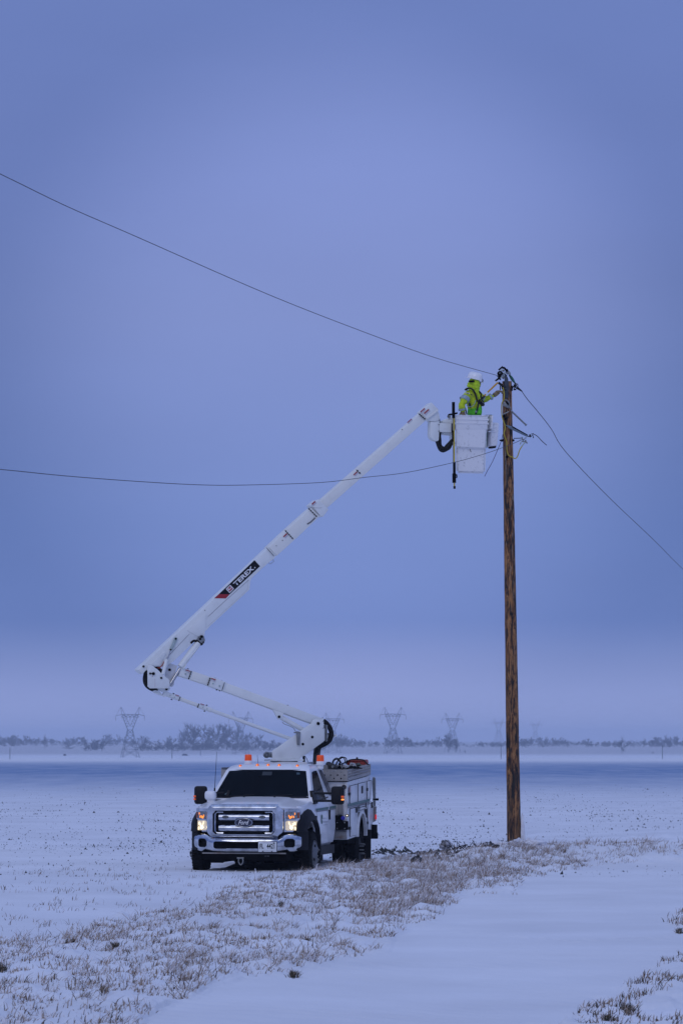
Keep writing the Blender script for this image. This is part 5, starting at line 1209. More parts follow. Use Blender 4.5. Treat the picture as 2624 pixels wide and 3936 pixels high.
# gear in the rack
def g(P, y): return tf(X_(*P), y)
rc = wthing('red_case', 'red plastic case with black carrying strap in the truck rack', 'case')
def redcase(bm):
    c = [g((690, 440), 3.5), g((700, 320), 3.5), g((780, 285), 3.5), g((1130, 290), 3.5), g((1210, 330), 3.5), g((1205, 430), 3.5)]
    plate(bm, c, (0, .34, 0), .025)
part('case_body', redcase, M['redcase'], rc, ang=50)
part('case_rib', lambda bm: tube(bm, [g((700, 330), 3.32), g((1110, 325), 3.32), g((1180, 400), 3.32)], .010, 6, 0), mat('dark_red', (.22, .02, .012), 3.6), rc)
part('case_end', lambda bm: plate(bm, [g((1130, 285), 3.6), g((1195, 278), 3.6), g((1215, 355), 3.6), g((1200, 420), 3.6)], (0, .3, 0), .01), M['redcase'], rc)
part('carrying_strap', lambda bm: tube(bm, [g(p, 3.31) for p in ((540, 400), (640, 345), (760, 288), (930, 275), (1100, 290), (1160, 330), (1220, 400), (1270, 430))], .013, 6, 4), M['strap'], rc)
part('carrying_handle', lambda bm: tube(bm, [g(p, 3.5) for p in ((922, 282), (930, 235), (948, 232), (950, 282))], .012, 6, 3), M['strap'], rc)
cbl = wthing('cable_coil', 'black jumper cables looping up out of the truck rack', 'cable')
for pts, xx in ((((255, 400), (290, 300), (370, 243), (440, 270), (500, 360), (540, 430)), 3.0), (((270, 400), (310, 310), (380, 275), (430, 300), (480, 380)), 2.95), (((345, 450), (400, 330), (470, 235), (540, 212), (590, 260), (630, 400)), 3.1), (((370, 420), (430, 300), (530, 232), (620, 232), (652, 300), (655, 400)), 3.15)):
    part('cable_loop', lambda bm: tube(bm, [g(p, xx) for p in pts], .010, 7, 6), M['hose'], cbl)
cs = wthing('chainsaw', 'dark dirty chainsaw shaped tool lying at the front of rack', 'tool')
part('tool_body', lambda bm: plate(bm, [tf(X_(*p), 2.75) for p in ((170, 540), (165, 440), (115, 420), (108, 385), (140, 365), (170, 380), (230, 372), (290, 400), (330, 450), (400, 470), (420, 545))], (0, .25, 0), .015), mat('dirty_grey_tool', (.030, .030, .032), .8), cs)
part('tool_knob', lambda bm: lathe(bm, tf(X_(135, 390), 2.72), (0, 1, 0), [(0, .03), (.2, .03)], 12), M['void'], cs)
part('fuel_cap', lambda bm: lathe(bm, tf(X_(270, 480), 2.61), (0, -1, 0), [(0, .025), (.01, .02)], 12), M['steel'], cs)
hm = wthing('bolt_cutter', 'black handled cutter leaning among the rack tools', 'tool')
part('tool_handle', lambda bm: (rod(bm, g((455, 395), 2.7), g((545, 530), 2.6), .022), ), M['void'], hm); part('tool_edge', lambda bm: rod(bm, g((490, 440), 2.62), g((535, 520), 2.56), .008), M['alu'], hm)
def blob(name, label, cat, c, r, m, sd=1):
    bm = bmesh.new(); bmesh.ops.create_icosphere(bm, subdivisions=4, radius=1)
    for v in bm.verts:
        k = 1+.55*mnoise.noise(v.co*1.7+Vector((sd, 0, 0)))+.35*mnoise.noise(v.co*4.5+Vector((0, sd, 0))); v.co = Vector((v.co.x*r[0], v.co.y*r[1], v.co.z*r[2]))*k
    o = obj(name, bm, m); o.matrix_world = TM @ Matrix.Translation(c); tag(o, label, cat); return o
blob('rag', 'white crumpled rag at the edge of rack by red case', 'rag', g((820, 440), 3.15), (.06, .10, .045), M['cloth'], 2)
blob('rag', 'smaller pale rag between cables and red case', 'rag', g((630, 475), 2.85), (.055, .10, .03), M['cloth'], 5)
blob('glove_bundle', 'bundle of dark greenish gloves beside the white rag', 'glove', g((970, 425), 3.2), (.05, .08, .03), mat('olive_grey', (.12, .13, .11), .9, var=.6, vscale=20), 8)
blob('canvas_bag', 'low dark canvas bag filling the rack behind the rags', 'bag', g((600, 500), 3.1), (.25, .3, .03), M['void'], 9)

# ================================================================== utility pole
PY = 74.4
pb, pt = at((1975, 3262), PY), at((1947, 1466), PY)
up = thing('utility_pole', 'weathered brown wooden utility pole with peeling streaked surface', 'utility pole', Matrix.Translation(pb))
def pol(P, dy=0.0): return at(P, PY+dy)-pb
def shaft(bm):
    n, m_ = 40, 160; rings = []
    for j in range(m_+1):
        t_ = j/m_; c = (pt-pb)*t_; rad = lerp(.134, .090, t_)
        if j == 0: c = c-Vector((0, 0, .3))
        rings.append([bm.verts.new(c+Vector((math.cos(a), math.sin(a), 0))*(rad*(1+.05*mnoise.noise(Vector((math.cos(a)*3, math.sin(a)*3, t_*16)))+.035*mnoise.noise(Vector((math.cos(a)*14, math.sin(a)*14, t_*26)))))) for a in [2*math.pi*i/n for i in range(n)]])
    for q in range(m_):
        for i in range(n): bm.faces.new((rings[q][i], rings[q][(i+1) % n], rings[q+1][(i+1) % n], rings[q+1][i]))
    bm.faces.new(rings[-1])
def pole_material():
    m = bpy.data.materials.new('peeling_pole_wood'); m.use_nodes = True; t = m.node_tree; b = t.nodes['Principled BSDF']; L = t.links.new
    b.inputs['Roughness'].default_value = .8
    c = t.nodes.new('ShaderNodeTexCoord')
    def noise_(sx, sz, sc, det=6, dist=0, ro=.65, loc=(0, 0, 0)):
        mp = t.nodes.new('ShaderNodeMapping'); mp.inputs['Scale'].default_value = (sx, sx, sz); mp.inputs['Location'].default_value = loc; L(c.outputs['Object'], mp.inputs[0])
        n = t.nodes.new('ShaderNodeTexNoise'); n.inputs['Scale'].default_value = sc; n.inputs['Detail'].default_value = det; n.inputs['Distortion'].default_value = dist; n.inputs['Roughness'].default_value = ro; L(mp.outputs[0], n.inputs['Vector']); return n.outputs[0]
    def rampn(src, pts):
        r = t.nodes.new('ShaderNodeValToRGB'); e = r.color_ramp.elements; e[0].position, e[0].color = pts[0][0], (*pts[0][1], 1); e[1].position, e[1].color = pts[-1][0], (*pts[-1][1], 1)
        for p, cc in pts[1:-1]:
            q = e.new(p); q.color = (*cc, 1)
        L(src, r.inputs[0]); return r.outputs[0]
    def mixc(f, a, bb):
        x = t.nodes.new('ShaderNodeMix'); x.data_type = 'RGBA'; L(f, x.inputs[0]); L(a, x.inputs[6]); L(bb, x.inputs[7]); return x.outputs[2]
    base = rampn(noise_(1, .16, 13, 7, 1.5), [(.34, (.020, .011, .008)), (.44, (.055, .022, .010)), (.49, (.24, .095, .028)), (.57, (.42, .20, .07)), (.66, (.10, .038, .015))])
    streak = rampn(noise_(1, .12, 19, 6, 1.2), [(.41, (1, 1, 1)), (.49, (0, 0, 0)), (1, (0, 0, 0))])
    pale = rampn(noise_(1, .12, 16, 6, 1.6, .6, (3, 1, 0)), [(.0, (0, 0, 0)), (.57, (0, 0, 0)), (.62, (.85, .85, .85)), (1, (1, 1, 1))])
    dark = t.nodes.new('ShaderNodeRGB'); dark.outputs[0].default_value = (.010, .008, .008, 1)
    pal = rampn(noise_(1, .3, 30), [(.3, (.16, .13, .10)), (.7, (.42, .34, .26))])
    grey = t.nodes.new('ShaderNodeRGB'); grey.outputs[0].default_value = (.030, .026, .022, 1)
    # patchy dark grey over the lower metres, fading upward
    sp = t.nodes.new('ShaderNodeSeparateXYZ'); L(c.outputs['Object'], sp.inputs[0])
    hh = t.nodes.new('ShaderNodeMapRange'); hh.inputs[1].default_value = .2; hh.inputs[2].default_value = 4.5; hh.inputs[3].default_value = .62; hh.inputs[4].default_value = .0; L(sp.outputs['Z'], hh.inputs[0])
    low = rampn(noise_(1, .25, 7, 6, 1, .6, (7, 2, 1)), [(.42, (0, 0, 0)), (.55, (1, 1, 1))])
    mu = t.nodes.new('ShaderNodeMath'); mu.operation = 'MULTIPLY'; L(hh.outputs[0], mu.inputs[0]); L(low, mu.inputs[1])
    hp = t.nodes.new('ShaderNodeMapRange'); hp.inputs[1].default_value = 3; hp.inputs[2].default_value = 7.5; hp.inputs[3].default_value = .12; hp.inputs[4].default_value = 1.0; L(sp.outputs['Z'], hp.inputs[0])
    pf_ = t.nodes.new('ShaderNodeMath'); pf_.operation = 'MULTIPLY'; L(hp.outputs[0], pf_.inputs[0]); L(pale, pf_.inputs[1])
    col = mixc(pf_.outputs[0], base, pal); col = mixc(mu.outputs[0], col, grey.outputs[0]); col = mixc(streak, col, dark.outputs[0])
    L(col, b.inputs['Base Color'])
    bu = t.nodes.new('ShaderNodeBump'); bu.inputs['Strength'].default_value = .9; bu.inputs['Distance'].default_value = .02; L(noise_(1, .10, 26, 6, .8), bu.inputs['Height']); L(bu.outputs[0], b.inputs['Normal'])
    return m
part('shaft', shaft, pole_material(), up, ang=80)
def lpl(name, pts, dy, th_, m, bev=.004, par=up): return part(name, lambda bm: plate(bm, [pol(L_(*p), dy) for p in pts], (0, th_, 0), bev), M[m], par)
rp = lpl('ridge_pin_plate', [(335, 380), (350, 355), (388, 355), (400, 400), (422, 445), (422, 890), (345, 890), (335, 460)], -.115, .02, 'tyblue')
M['darkplate'] = mat('dark_steel_plate', (.05, .065, .09), .6, .2, var=.4)
rp.data.materials[0] = M['darkplate']
for y in (635, 700): part('bolt', lambda bm: lathe(bm, pol(L_(362, y), -.127), (0, -1, 0), [(0, .012), (.012, .010)], 8), M['void'], rp)
def ltube(name, pts, r, m, dy=-.10, par=up, n=8, k=4, **kw): return part(name, lambda bm: tube(bm, [pol(L_(*p), dy) for p in pts], r, n, k, **kw), M[m], par)
ltube('clamp_bracket', [(185, 345), (200, 300), (255, 275)], .014, 'void'); ltube('clamp_bracket', [(185, 345), (215, 375), (240, 340)], .010, 'void')
ltube('clamp_handle', [(207, 248), (300, 170)], .016, 'void', k=0); ltube('clamp_handle', [(285, 205), (330, 200), (380, 250), (415, 240)], .020, 'void')
rg = random.Random(12)
for i in range(26):
    a = (rg.uniform(215, 400), rg.uniform(215, 470)); 
    if a[0] > 330 and a[1] > 380: continue
    b = (a[0]+rg.uniform(-50, 50), a[1]+rg.uniform(10, 60)); ltube('hardware_piece', [a, b], rg.uniform(.009, .022), rg.choice(['steel', 'void', 'zinc', 'steel', 'black']), rg.uniform(-.16, -.02), k=0)
for c, r in (((278, 250), .020), ((345, 315), .018), ((265, 420), .016)): part('eye_nut', lambda bm: lathe(bm, pol(L_(*c), -.17), (0, -1, 0), [(0, r), (.02, r*.9), (.024, r*.4)], 12), M['zinc'], up)
ltube('dead_end_clamp', [(185, 410), (240, 380), (290, 330)], .016, 'void', -.13); ltube('dead_end_clamp', [(130, 495), (180, 460), (230, 420), (250, 380)], .024, 'void', -.13, rf=lambda t: .6+.4*t)
ltube('clamp_jaw', [(200, 530), (235, 560), (285, 600), (300, 680)], .024, 'black', -.12); ltube('clamp_bolt', [(240, 600), (243, 700)], .010, 'void', -.13, k=0)
ltube('spool_insulator', [(375, 320), (410, 300), (440, 330), (435, 350)], .036, 'tyblue', -.06)
ltube('strap_link', [(435, 345), (480, 405), (530, 480), (575, 545)], .016, 'green', -.03, rf=lambda t: .5+1.3*math.sin(math.pi*t))
for i in range(14):
    a = (rg.uniform(550, 645), rg.uniform(535, 650)); b = (a[0]+rg.uniform(-35, 35), a[1]+rg.uniform(-25, 35)); ltube('coupler_piece', [a, b], rg.uniform(.010, .020), rg.choice(['steel', 'void', 'black']), -.03, k=0)
ltube('tension_clamp', [(610, 640), (680, 690), (740, 735)], .030, 'black', -.02, rf=lambda t: 1-.75*t)
ltube('guy_hook', [(505, 680), (520, 640), (560, 610)], .014, 'void', -.05); ltube('guy_hook', [(540, 690), (600, 690)], .014, 'void', -.05, k=0); ltube('guy_hook', [(545, 680), (570, 650), (605, 640)], .008, 'void', -.05)
ltube('through_bolt', [(500, 600), (505, 720)], .018, 'void', -.05, k=0)
lpl('old_bracket', [(300, 970), (330, 950), (380, 985), (430, 1060), (440, 1120), (400, 1105), (345, 1075), (300, 1060)], -.115, .03, 'steel')
ltube('old_bracket_ring', [(330, 930), (390, 930), (440, 990), (440, 1060), (480, 1120)], .014, 'steel', -.12); ltube('old_bracket_ring', [(370, 960), (400, 1000), (430, 1030)], .022, 'void', -.12)
ltube('wrap_strap', [(300, 1250), (360, 1225), (440, 1185)], .010, 'steel', -.125); 
ltube('guy_arm', [(460, 1140), (500, 1180), (660, 1335), (830, 1495)], .017, 'steel', -.06, k=2); ltube('guy_arm_end', [(815, 1480), (835, 1500)], .024, 'steel', -.06, k=0)
M['armsteel'] = mat('blue_grey_arm', (.15, .20, .25), .55, .3)
lpl('insulator_arm', [(365, 1490), (480, 1515), (530, 1530), (865, 1715), (862, 1765), (520, 1605), (470, 1580), (430, 1560)], -.11, .06, 'armsteel')
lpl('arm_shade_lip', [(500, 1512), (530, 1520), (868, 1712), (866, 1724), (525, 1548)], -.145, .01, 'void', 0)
for i in range(12):
    a = (rg.uniform(865, 1000), rg.uniform(1700, 1775)); b = (a[0]+rg.uniform(-25, 25), a[1]+rg.uniform(-20, 20)); ltube('end_clamp_piece', [a, b], rg.uniform(.012, .024), 'void', -.1, k=0)
ltube('conductor_tail', [(940, 1695), (990, 1695), (1080, 1745), (1180, 1850), (1290, 1948)], .008, 'wire', -.1, n=6)
ltube('stay_rod', [(545, 1792), (640, 1790), (750, 1785)], .008, 'void', -.1, k=0, n=6)
for i in range(14):
    a = (rg.uniform(745, 840), rg.uniform(1765, 1880)); b = (a[0]+rg.uniform(-30, 30), a[1]+rg.uniform(-25, 35)); ltube('splice_clamp_piece', [a, b], rg.uniform(.010, .022), rg.choice(['steel', 'zinc', 'steel', 'tyblue']), -.1, k=0)
ltube('clamp_eye', [(745, 1850), (710, 1880), (695, 1905), (685, 1925), (700, 1920), (708, 1900)], .008, 'zinc', -.1)
ltube('link_bar', [(685, 1830), (740, 1822), (790, 1800)], .008, 'steel', -.1)
ltube('ground_bolt', [(225, 1838), (300, 1838)], .014, 'void', -.06, k=0); ltube('ground_bolt', [(285, 1815), (295, 1865)], .022, 'void', -.09, k=0); ltube('side_nut', [(530, 1815), (545, 1860)], .020, 'void', -.05, k=0)
for c in ((370, 1350), (330, 1290), (400, 2210)): part('pole_knot', lambda bm: lathe(bm, pol(L_(*c), -.105), (0, -1, 0), [(-.03, .032), (.004, .026), (.008, .01)], 12), M['void'], up)
def wth(name, label, cat, fn, m, group=None):
    bm = bmesh.new(); fn(bm); return tag(obj(name, bm, m), label, cat, group)
wth('yellow_rope', 'yellow rope hanging down the pole and looping to the right', 'rope', lambda bm: tube(bm, [at(L_(*p), PY-.15) for p in ((300, 640), (330, 760), (325, 900), (280, 1000), (272, 1150), (290, 1330), (350, 1500), (350, 1600), (325, 1680), (385, 1870), (395, 2080), (440, 2180), (520, 2220), (580, 2250), (630, 2200), (680, 2060), (740, 1960))], .010, 7, 5), M['yrope'])
wth('rope_tail', 'pale cable piece joining the yellow rope to the clamp', 'cable', lambda bm: tube(bm, [at(L_(*p), PY-.15) for p in ((735, 1965), (770, 1920), (800, 1880))], .014, 7, 3), M['zinc'])
wth('purple_cord', 'thin purple cord dangling left of the pole below bucket', 'cord', lambda bm: tube(bm, [at(p, PY-.08) for p in (L_(300, 1700), L_(265, 1850), K_(990, 960), K_(930, 1100), K_(875, 1200), K_(843, 1264))], .006, 6, 4), mat('purple_cord', (.06, .02, .10), .7))
# conductors: straight lines of poles, sagging; they run toward the camera on the left and away on the right
def wireY(px, X0, Y0, k): m_ = (px-CX)/F; return (X0-k*Y0)/(m_-k)
def conductor(name, label, pts, X0, Y0, k, r, group=None, ends=()):
    P = []
    for p in pts: Yw = wireY(p[0], X0, Y0, k); P.append(at(p, Yw))
    for e in ends: P.append(P[-1]+(P[-1]-P[-2])*e)
    return wth(name, label, 'power line', lambda bm: tube(bm, P, r, 6, 5), M['wire'], group)
D = 1.67347
wl1 = [(1908, 1446), (1145*D, 866*D-4), (1000*D, 822*D), (850*D, 768*D), (620*D, 678*D), (310*D, 542*D), (150*D, 472*D), (0, 399*D), (-260, 548)]
conductor('power_line', 'upper dark power line rising to the left edge from the pole top', wl1, 3.0, 74.3, .2953, .0052, 'power lines')
wl2 = [L_(745, 1815), L_(545, 1905), K_(1040, 952), K_(850, 1018), K_(525, 1110), K_(0, 1222), (1400, 1835), (740*D, 1108*D), (590*D, 1113.5*D), (470*D, 1114*D), (320*D, 1106*D), (150*D, 1093*D), (0, 1078*D), (-260, 1785)]
conductor('power_line', 'lower slack power line crossing in front of the boom', wl2, 3.35, 74.2, .2953, .0052, 'power lines')
wl3 = [L_(735, 738), L_(860, 915), L_(1120, 1225), L_(1400, 1590), (1300*D, 1040*D), (1400*D, 1145*D), (1500*D, 1240*D), (1568*D, 1308*D), (2760, 2310)]
conductor('power_line', 'power line descending from pole top to the right edge', wl3, 3.30, 74.4, .131, .0085, 'power lines')
# ice fin and lumps at the foot
I_ = crop(1850, 2700, 3.92)
def icefin(bm):
    P = [at(I_(*p), PY-.08) for p in ((608, 1655), (625, 1700), (650, 1950), (662, 2120), (655, 2170), (600, 2150), (585, 1990), (590, 1760))]
    plate(bm, P, (0, .10, 0), .015)
wth('ice_slab', 'tall narrow white ice slab leaning on the right of pole base', 'ice', icefin, M['ice'])
wth('ice_slab', 'short broken ice slab standing right of the tall one', 'ice', lambda bm: plate(bm, [at(I_(*p), PY-.25) for p in ((665, 2060), (720, 2030), (722, 2130), (690, 2200), (655, 2190))], (0, .06, 0), .012), M['ice'])
def heap(name, label, cat, P, r, m, sd, Y=PY-.3):
    bm = bmesh.new(); bmesh.ops.create_icosphere(bm, subdivisions=4, radius=1)
    for v in bm.verts:
        k = 1+.5*mnoise.noise(v.co*1.6+Vector((sd, 0, 0)))+.35*mnoise.noise(v.co*4+Vector((0, sd, 0))); v.co = Vector((v.co.x*r[0], v.co.y*r[1], v.co.z*r[2]))*k
    o = obj(name, bm, m, ang=60); o.location = at(P, Y); return tag(o, label, cat)
MS = mat('snow_dusted_soil', (.035, .035, .038), .95, col2=(.55, .56, .6), vscale=7, lo=.38, hi=.46, bump=.6)
heap('snow_lump', 'snow lump against the foot of the pole', 'snow lump', I_(540, 2140), (.16, .15, .10), M['ice'], 3)
heap('snow_lump', 'ragged snow lump just right of the ice slabs', 'snow lump', I_(800, 2150), (.25, .2, .10), M['ice'], 6)
heap('snow_lump', 'snow capped lump left of the pole foot over dark soil', 'snow lump', I_(250, 2150), (.22, .2, .08), M['ice'], 9)
heap('soil_heap', 'dark soil heap left of the pole base', 'soil heap', I_(120, 2200), (.17, .2, .10), MS, 4, PY-.6)
heap('soil_heap', 'dark soil lump under snow beside the pole foot', 'soil heap', I_(290, 2210), (.16, .15, .06), M['soil'], 5, PY-.5)
heap('soil_heap', 'dark root lump nearer than the pole, lower left of it', 'soil heap', (1812, 3300), (.08, .12, .10), MS, 7, 73.0)
heap('soil_heap', 'snowy torn soil lump halfway between truck and pole', 'soil heap', (1712, 3248), (.11, .12, .08), mat('snowy_soil', (.4, .4, .44), .9, col2=(.03, .03, .03), vscale=9, lo=.4, hi=.55), 8, 74.0)
heap('soil_heap', 'small dark root tuft right of the rear mud flap', 'soil heap', (1600, 3305), (.09, .12, .07), M['soil'], 11, 71.0)
rg = random.Random(3)
def sticks(bm):
    for i in range(34):
        p = at((1735+rg.uniform(0, 150), 3285-rg.uniform(0, 26)), PY-.6+rg.uniform(-.3, .3)); a = rg.uniform(.2, 2.9); l = rg.uniform(.08, .28)
        tube(bm, [p, p+Vector((math.cos(a)*l*.5, 0, abs(math.sin(a))*l*.5)), p+Vector((math.cos(a)*l*1.1, 0, abs(math.sin(a))*l*.8))], .006, 4, 2)
b_ = bmesh.new(); sticks(b_); tag(obj('root_sticks', b_, M['twig']), 'tangle of dark roots and twigs left of pole base', 'roots', kind='stuff')

# ================================================================== the lineworker in the bucket
def wp(x, y, o=0.0): return bp(W_(x, y), o)
def skinmesh(name, pts, edges, rad, m, parent, sub=2, root=0, disp=0, extra=None):
    me = bpy.data.meshes.new(name); me.from_pydata([tuple(p) for p in pts], edges, []); o = bpy.data.objects.new(name, me); COL.objects.link(o)
    sk = o.modifiers.new('skin', 'SKIN'); ly = me.skin_vertices[0] if me.skin_vertices else None
    if ly is None:
        bpy.context.view_layer.objects.active = o; bpy.ops.mesh.customdata_skin_add(); ly = me.skin_vertices[0]
    for i, r in enumerate(rad):
        r = r if isinstance(r, tuple) else (r, r); ly.data[i].radius = r; ly.data[i].use_root = (i == root)
    ss = o.modifiers.new('sub', 'SUBSURF'); ss.levels = sub; ss.render_levels = sub
    dg = bpy.context.evaluated_depsgraph_get(); dg.update(); nm = bpy.data.meshes.new_from_object(o.evaluated_get(dg))
    bpy.data.objects.remove(o)
    if disp:
        for v in nm.vertices:
            k = mnoise.noise(v.co*11)*disp+mnoise.noise(v.co*26)*disp*.5; v.co = v.co+v.normal*k
    nm.materials.clear(); nm.materials.append(m); nm.polygons.foreach_set('use_smooth', [True]*len(nm.polygons))
    ob = bpy.data.objects.new(name, nm); COL.objects.link(ob); ob.parent = parent; return ob
ch_o = .0
pel = wp(950, 1160); wst = wp(955, 1010); cst = wp(950, 800); nek = wp(945, 560); hdb = wp(950, 470); hdt = wp(955, 330, 0)
shR, elR, wrR, hnR = wp(840, 590, .10), wp(700, 800, .16), wp(712, 940, .14), wp(728, 1000, .14)
shL, elL, wrL, hnL = wp(1050, 610, -.12), wp(1165, 715, -.10), wp(1370, 615, -.06), wp(1440, 560, -.04)
hipR, knR, ftR = wp(900, 1190, .08), wp(905, 1550, .09), wp(905, 1930, .09)
hipL, knL, ftL = wp(1000, 1190, -.08), wp(1000, 1550, -.08), wp(1000, 1930, -.08)
body_pts = [pel, wst, cst, nek, hdb, hdt, shR, elR, wrR, shL, elL, wrL, hipR, knR, ftR, hipL, knL, ftL]
body_e = [(0, 1), (1, 2), (2, 3), (3, 4), (4, 5), (2, 6), (6, 7), (7, 8), (2, 9), (9, 10), (10, 11), (0, 12), (12, 13), (13, 14), (0, 15), (15, 16), (16, 17)]
per = wthing('person', 'lineworker in yellow hi-vis jacket, vest and white hard hat reaching to the pole', 'person')
body = skinmesh('body', body_pts, body_e, [.11, .10, .115, .055, .06, .085, .06, .042, .03, .06, .042, .03, .075, .055, .045, .075, .055, .045], M['trouser'], per, 2, 0)
skinmesh('trousers', [pel, hipR, knR, ftR, hipL, knL, ftL, wst], [(0, 1), (1, 2), (2, 3), (0, 4), (4, 5), (5, 6), (0, 7)], [.14, .095, .075, .065, .095, .075, .065, .12], M['trouser'], per, 2, 0)
jk = skinmesh('jacket', [wp(955, 1060), wp(955, 930), wp(945, 800), wp(930, 680), wp(940, 580), wp(835, 610, .07), wp(755, 700, .13), elR, wp(700, 880, .15), wp(716, 960, .14), wp(1045, 625, -.09), wp(1090, 680, -.10), elL, wp(1260, 665, -.08), wp(1345, 620, -.06)],
    [(0, 1), (1, 2), (2, 3), (3, 4), (3, 5), (5, 6), (6, 7), (7, 8), (8, 9), (3, 10), (10, 11), (11, 12), (12, 13), (13, 14)],
    [(.150, .125), (.160, .125), (.168, .13), (.155, .12), (.085, .08), .098, .083, .072, .066, .052, .085, .072, .064, .056, .040], M['hivis'], per, 2, 0, disp=.022)
# torso collar / hood
def hoodf(bm):
    bmesh.ops.create_icosphere(bm, subdivisions=4, radius=1)
    for v in bm.verts:
        c = v.co.copy(); v.co = Vector((c.x*.115, c.y*.115, c.z*.155))
        fold = .008*math.sin(v.co.z*95+c.x*2.0)*(1 if v.co.z < .02 else .1); f = 1+fold/.11
        if v.co.z < -.03: f *= 1+.10*(-.03-v.co.z)/.1
        v.co.x *= f; v.co.y *= f
        if c.x < -.6 and -.35 < c.z < .15: v.co.x -= .018
hd_ = part('hood', hoodf, M['hood'], per, ang=80)
hd_.matrix_local = Matrix.Translation(wp(945, 415)) @ Matrix.Rotation(math.radians(4), 4, 'Y')
nk = part('neck_gaiter', lambda bm: tube(bm, [wp(935, 450), wp(950, 500), wp(960, 545), wp(965, 590)], .105, 20, 4, rf=lambda t: 1.0-.18*t+.03*math.sin(t*28)), M['hood'], per)
part('safety_glasses', lambda bm: tube(bm, [wp(852, 345, .06), wp(872, 343, .105), wp(905, 342, .118), wp(945, 340, .112)], .021, 8, 4, flat=1.0), M['void'], per)
part('chin_strap', lambda bm: tube(bm, [wp(1068, 350, .02), wp(1058, 430, .03), wp(1045, 525, .05)], .008, 6, 4), M['strap'], per)
part('cheek', lambda bm: tube(bm, [wp(1068, 355, 0), wp(1070, 400, 0), wp(1058, 450, 0)], .012, 8, 3), M['skin'], per)
# hard hat
def hat(bm):
    n = 40; rings = []
    prof = [(0, .001), (.0, .06), (-.012, .105), (-.03, .125), (-.06, .137), (-.10, .142), (-.118, .143), (-.122, .175), (-.130, .176), (-.126, .140)]
    for h, r in prof:
        ring = []
        for i in range(n):
            a = 2*math.pi*i/n; rr_ = r
            if r > .17: rr_ = r*(1.0+.10*max(0, -math.cos(a)))
            ring.append(bm.verts.new((math.cos(a)*rr_*1.03, math.sin(a)*rr_*.86, h*.98+(.01 if abs(math.sin(a)) < .2 and r < .13 else 0))))
        rings.append(ring)
    for q in range(len(rings)-1):
        for i in range(n): bm.faces.new((rings[q][i], rings[q][(i+1) % n], rings[q+1][(i+1) % n], rings[q+1][i]))
    bm.faces.new(rings[0])
    bmesh.ops.recalc_face_normals(bm, faces=bm.faces)
ht = part('hard_hat', hat, M['hat'], per, ang=50); ht.matrix_local = Matrix.Translation(wp(985, 172)) @ Matrix.Rotation(-BA+TH, 4, 'Z') @ Matrix.Rotation(math.radians(14), 4, 'Y')
part('hat_clip', lambda bm: (box(bm, wp(1113, 330, .03), (.03, .04, .045), None, .006)), M['void'], per)
part('hat_rear_lamp', lambda bm: (box(bm, wp(1112, 362, .03), (.045, .05, .02), None, .006)), M['hat'], per)
# vest: lower green panel wrapped round the jacket
vs_ = skinmesh('vest', [wp(955, 1075), wp(950, 960), wp(985, 850), wp(1010, 760)], [(0, 1), (1, 2), (2, 3)], [(.172, .140), (.185, .145), (.150, .140), (.05, .09)], M['vest'], per, 2, 0, disp=.016)
# harness
def ribbon(pts, w, name='harness_strap', m='strap', fl=.45): return part(name, lambda bm: tube(bm, [wp(*p) for p in pts], w, 8, 5, flat=fl), M[m], per)
ribbon([(775, 515, .06), (820, 485, .12), (890, 490, .15), (945, 545, .155), (985, 640, .150), (1005, 740, .158)], .034)
ribbon([(1045, 545, .06), (1075, 570, .07), (1090, 610, .06), (1070, 680, .11), (1040, 740, .14)], .028)
ribbon([(1145, 650, .06), (1100, 690, .12), (1050, 730, .16)], .030); ribbon([(1035, 740, .16), (1025, 830, .175), (1005, 920, .175), (975, 1000, .165)], .034)
ribbon([(1040, 760, .165), (1085, 790, .14), (1115, 815, .10)], .050, fl=.6); ribbon([(1100, 720, .1), (1140, 770, .08), (1135, 830, .08), (1110, 835, .09)], .010, fl=1)
ribbon([(1020, 560, .12), (1045, 640, .14), (1065, 700, .145)], .018, 'zip_placket', 'hood')
ribbon([(772, 880, .10), (785, 950, .12), (800, 1010, .12)], .026)
part('harness_ring', lambda bm: lathe(bm, wp(982, 952, .19), BN, [(0, .022), (.012, .02)], 12), M['steel'], per)
part('harness_buckle', lambda bm: box(bm, wp(1070, 770, .19), (.05, .02, .04), None, .004), M['void'], per)
part('back_reel', lambda bm: lathe(bm, wp(682, 680, .02), BN, [(0, .03), (.03, .03)], 12), M['steel'], per)
# reflective bands hug the sleeves and the chest
def band(a, b, r, k=1.0, name='reflective_band'): 
    A0, B0 = Vector(a), Vector(b); return part(name, lambda bm: rod(bm, A0, B0, r, r*k, 20), M['band'], per)
band(wp(778, 680, .12), wp(742, 738, .145), .091, .93); band(wp(702, 890, .15), wp(708, 925, .147), .0735, .98); band(wp(1262, 664, -.08), wp(1300, 643, -.07), .066, .96); band(wp(1112, 692, -.10), wp(1130, 702, -.10), .078, .98)
ribbon([(790, 830, .15), (850, 850, .165), (900, 850, .17), (950, 800, .17), (975, 730, .165)], .012, 'reflective_band', 'band', .6)
part('sleeve_patch', lambda bm: plate(bm, [wp(770, 565, .20), wp(855, 575, .20), wp(850, 600, .21), wp(775, 588, .21)], BN*.004), M['decalwhite'], per)
part('sleeve_patch_mark', lambda bm: plate(bm, [wp(783, 572, .206), wp(842, 578, .206), wp(838, 592, .214), wp(788, 584, .214)], BN*.003), M['strap'], per)
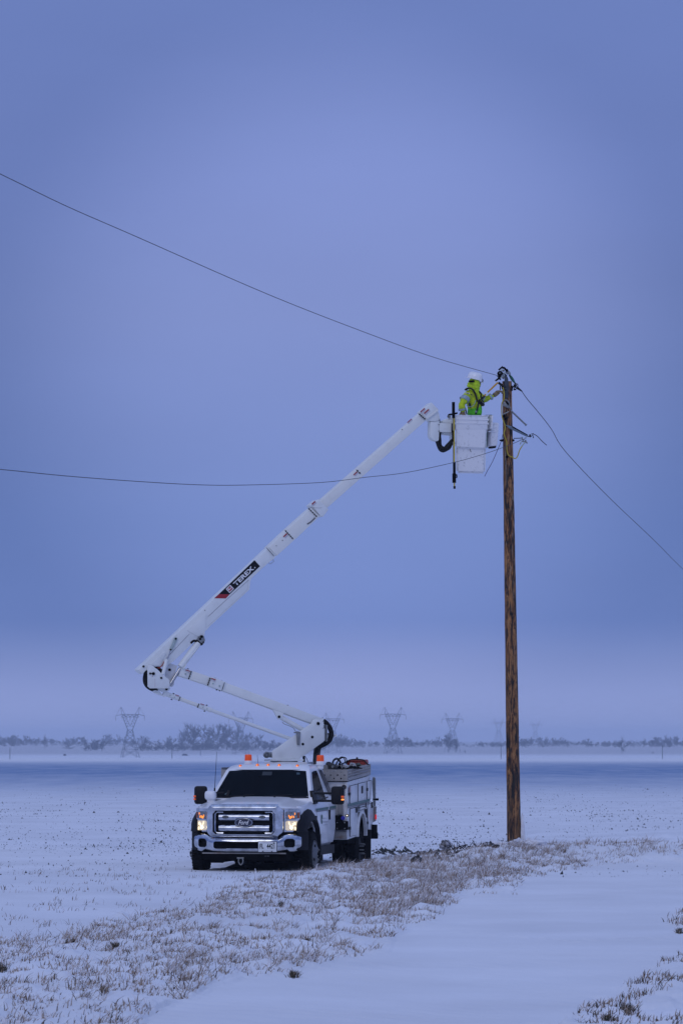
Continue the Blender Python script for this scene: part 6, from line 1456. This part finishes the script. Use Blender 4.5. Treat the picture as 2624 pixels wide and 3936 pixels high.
# gloves with five fingers
def hand(P, d, up_, side, curl, name):
    """palm centre P, finger direction d, back-of-hand direction up_"""
    d = d.normalized(); s = d.cross(up_).normalized(); u = s.cross(d).normalized()
    pts = [P-d*.065, P-d*.02, P+d*.035]; ed = [(0, 1), (1, 2)]; rad = [.036, (.046, .032), (.044, .028)]
    L_f = [.062, .074, .078, .068]
    for i in range(4):
        off = s*(.033-.022*i); b0 = len(pts); c = curl
        p1 = P+d*.042+off; p2 = p1+(d*math.cos(c*.5)-u*math.sin(c*.5))*L_f[i]*.45; p3 = p2+(d*math.cos(c*1.2)-u*math.sin(c*1.2))*L_f[i]*.35; p4 = p3+(d*math.cos(c*1.9)-u*math.sin(c*1.9))*L_f[i]*.28
        pts += [p1, p2, p3, p4]; ed += [(2, b0), (b0, b0+1), (b0+1, b0+2), (b0+2, b0+3)]; rad += [.013, .0125, .0115, .010]
    b0 = len(pts); t0 = P-d*.02+s*.045*side; pts += [t0, t0+(d*.6+s*side*.6-u*.3)*.04, t0+(d*.9+s*side*.25-u*.6)*.07]; ed += [(1, b0), (b0, b0+1), (b0+1, b0+2)]; rad += [.016, .0135, .011]
    return skinmesh(name, pts, ed, rad, M['glove'], per, 2, 0)
ud = Vector((0, 0, 1))
hand(wp(1435, 553, -.03), wp(1500, 560, -.03)-wp(1400, 585, -.03), ud, -1, 1.0, 'glove')
hand(wp(726, 1000, .16), wp(735, 1040, .2)-wp(715, 970, .15), BN, 1, .9, 'glove')
part('glove_cuff', lambda bm: tube(bm, [wp(1345, 622, -.05), wp(1400, 588, -.04), wp(1420, 570, -.035)], .045, 12, 3, rf=lambda t: 1.0-.18*t), M['glove'], per)
part('glove_cuff', lambda bm: tube(bm, [wp(716, 955, .145), wp(724, 1000, .15)], .046, 12, 0), M['glove'], per)
# the short orange stick he works with
st_ = wthing('fibreglass_stick', 'orange yellow stick held between worker and pole top clamp', 'insulated stick')
part('stick_shaft', lambda bm: rod(bm, bp(W_(1205, 575), -.0), bp(W_(1420, 370), -.0), .017), M['yorange'], st_)
part('white_ferrule', lambda bm: rod(bm, bp(W_(1170, 610), .02), bp(W_(1207, 573), .0), .019), M['decalwhite'], st_)
part('orange_collar', lambda bm: rod(bm, bp(W_(1140, 640), .04), bp(W_(1172, 608), .02), .016), M['yorange'], st_)
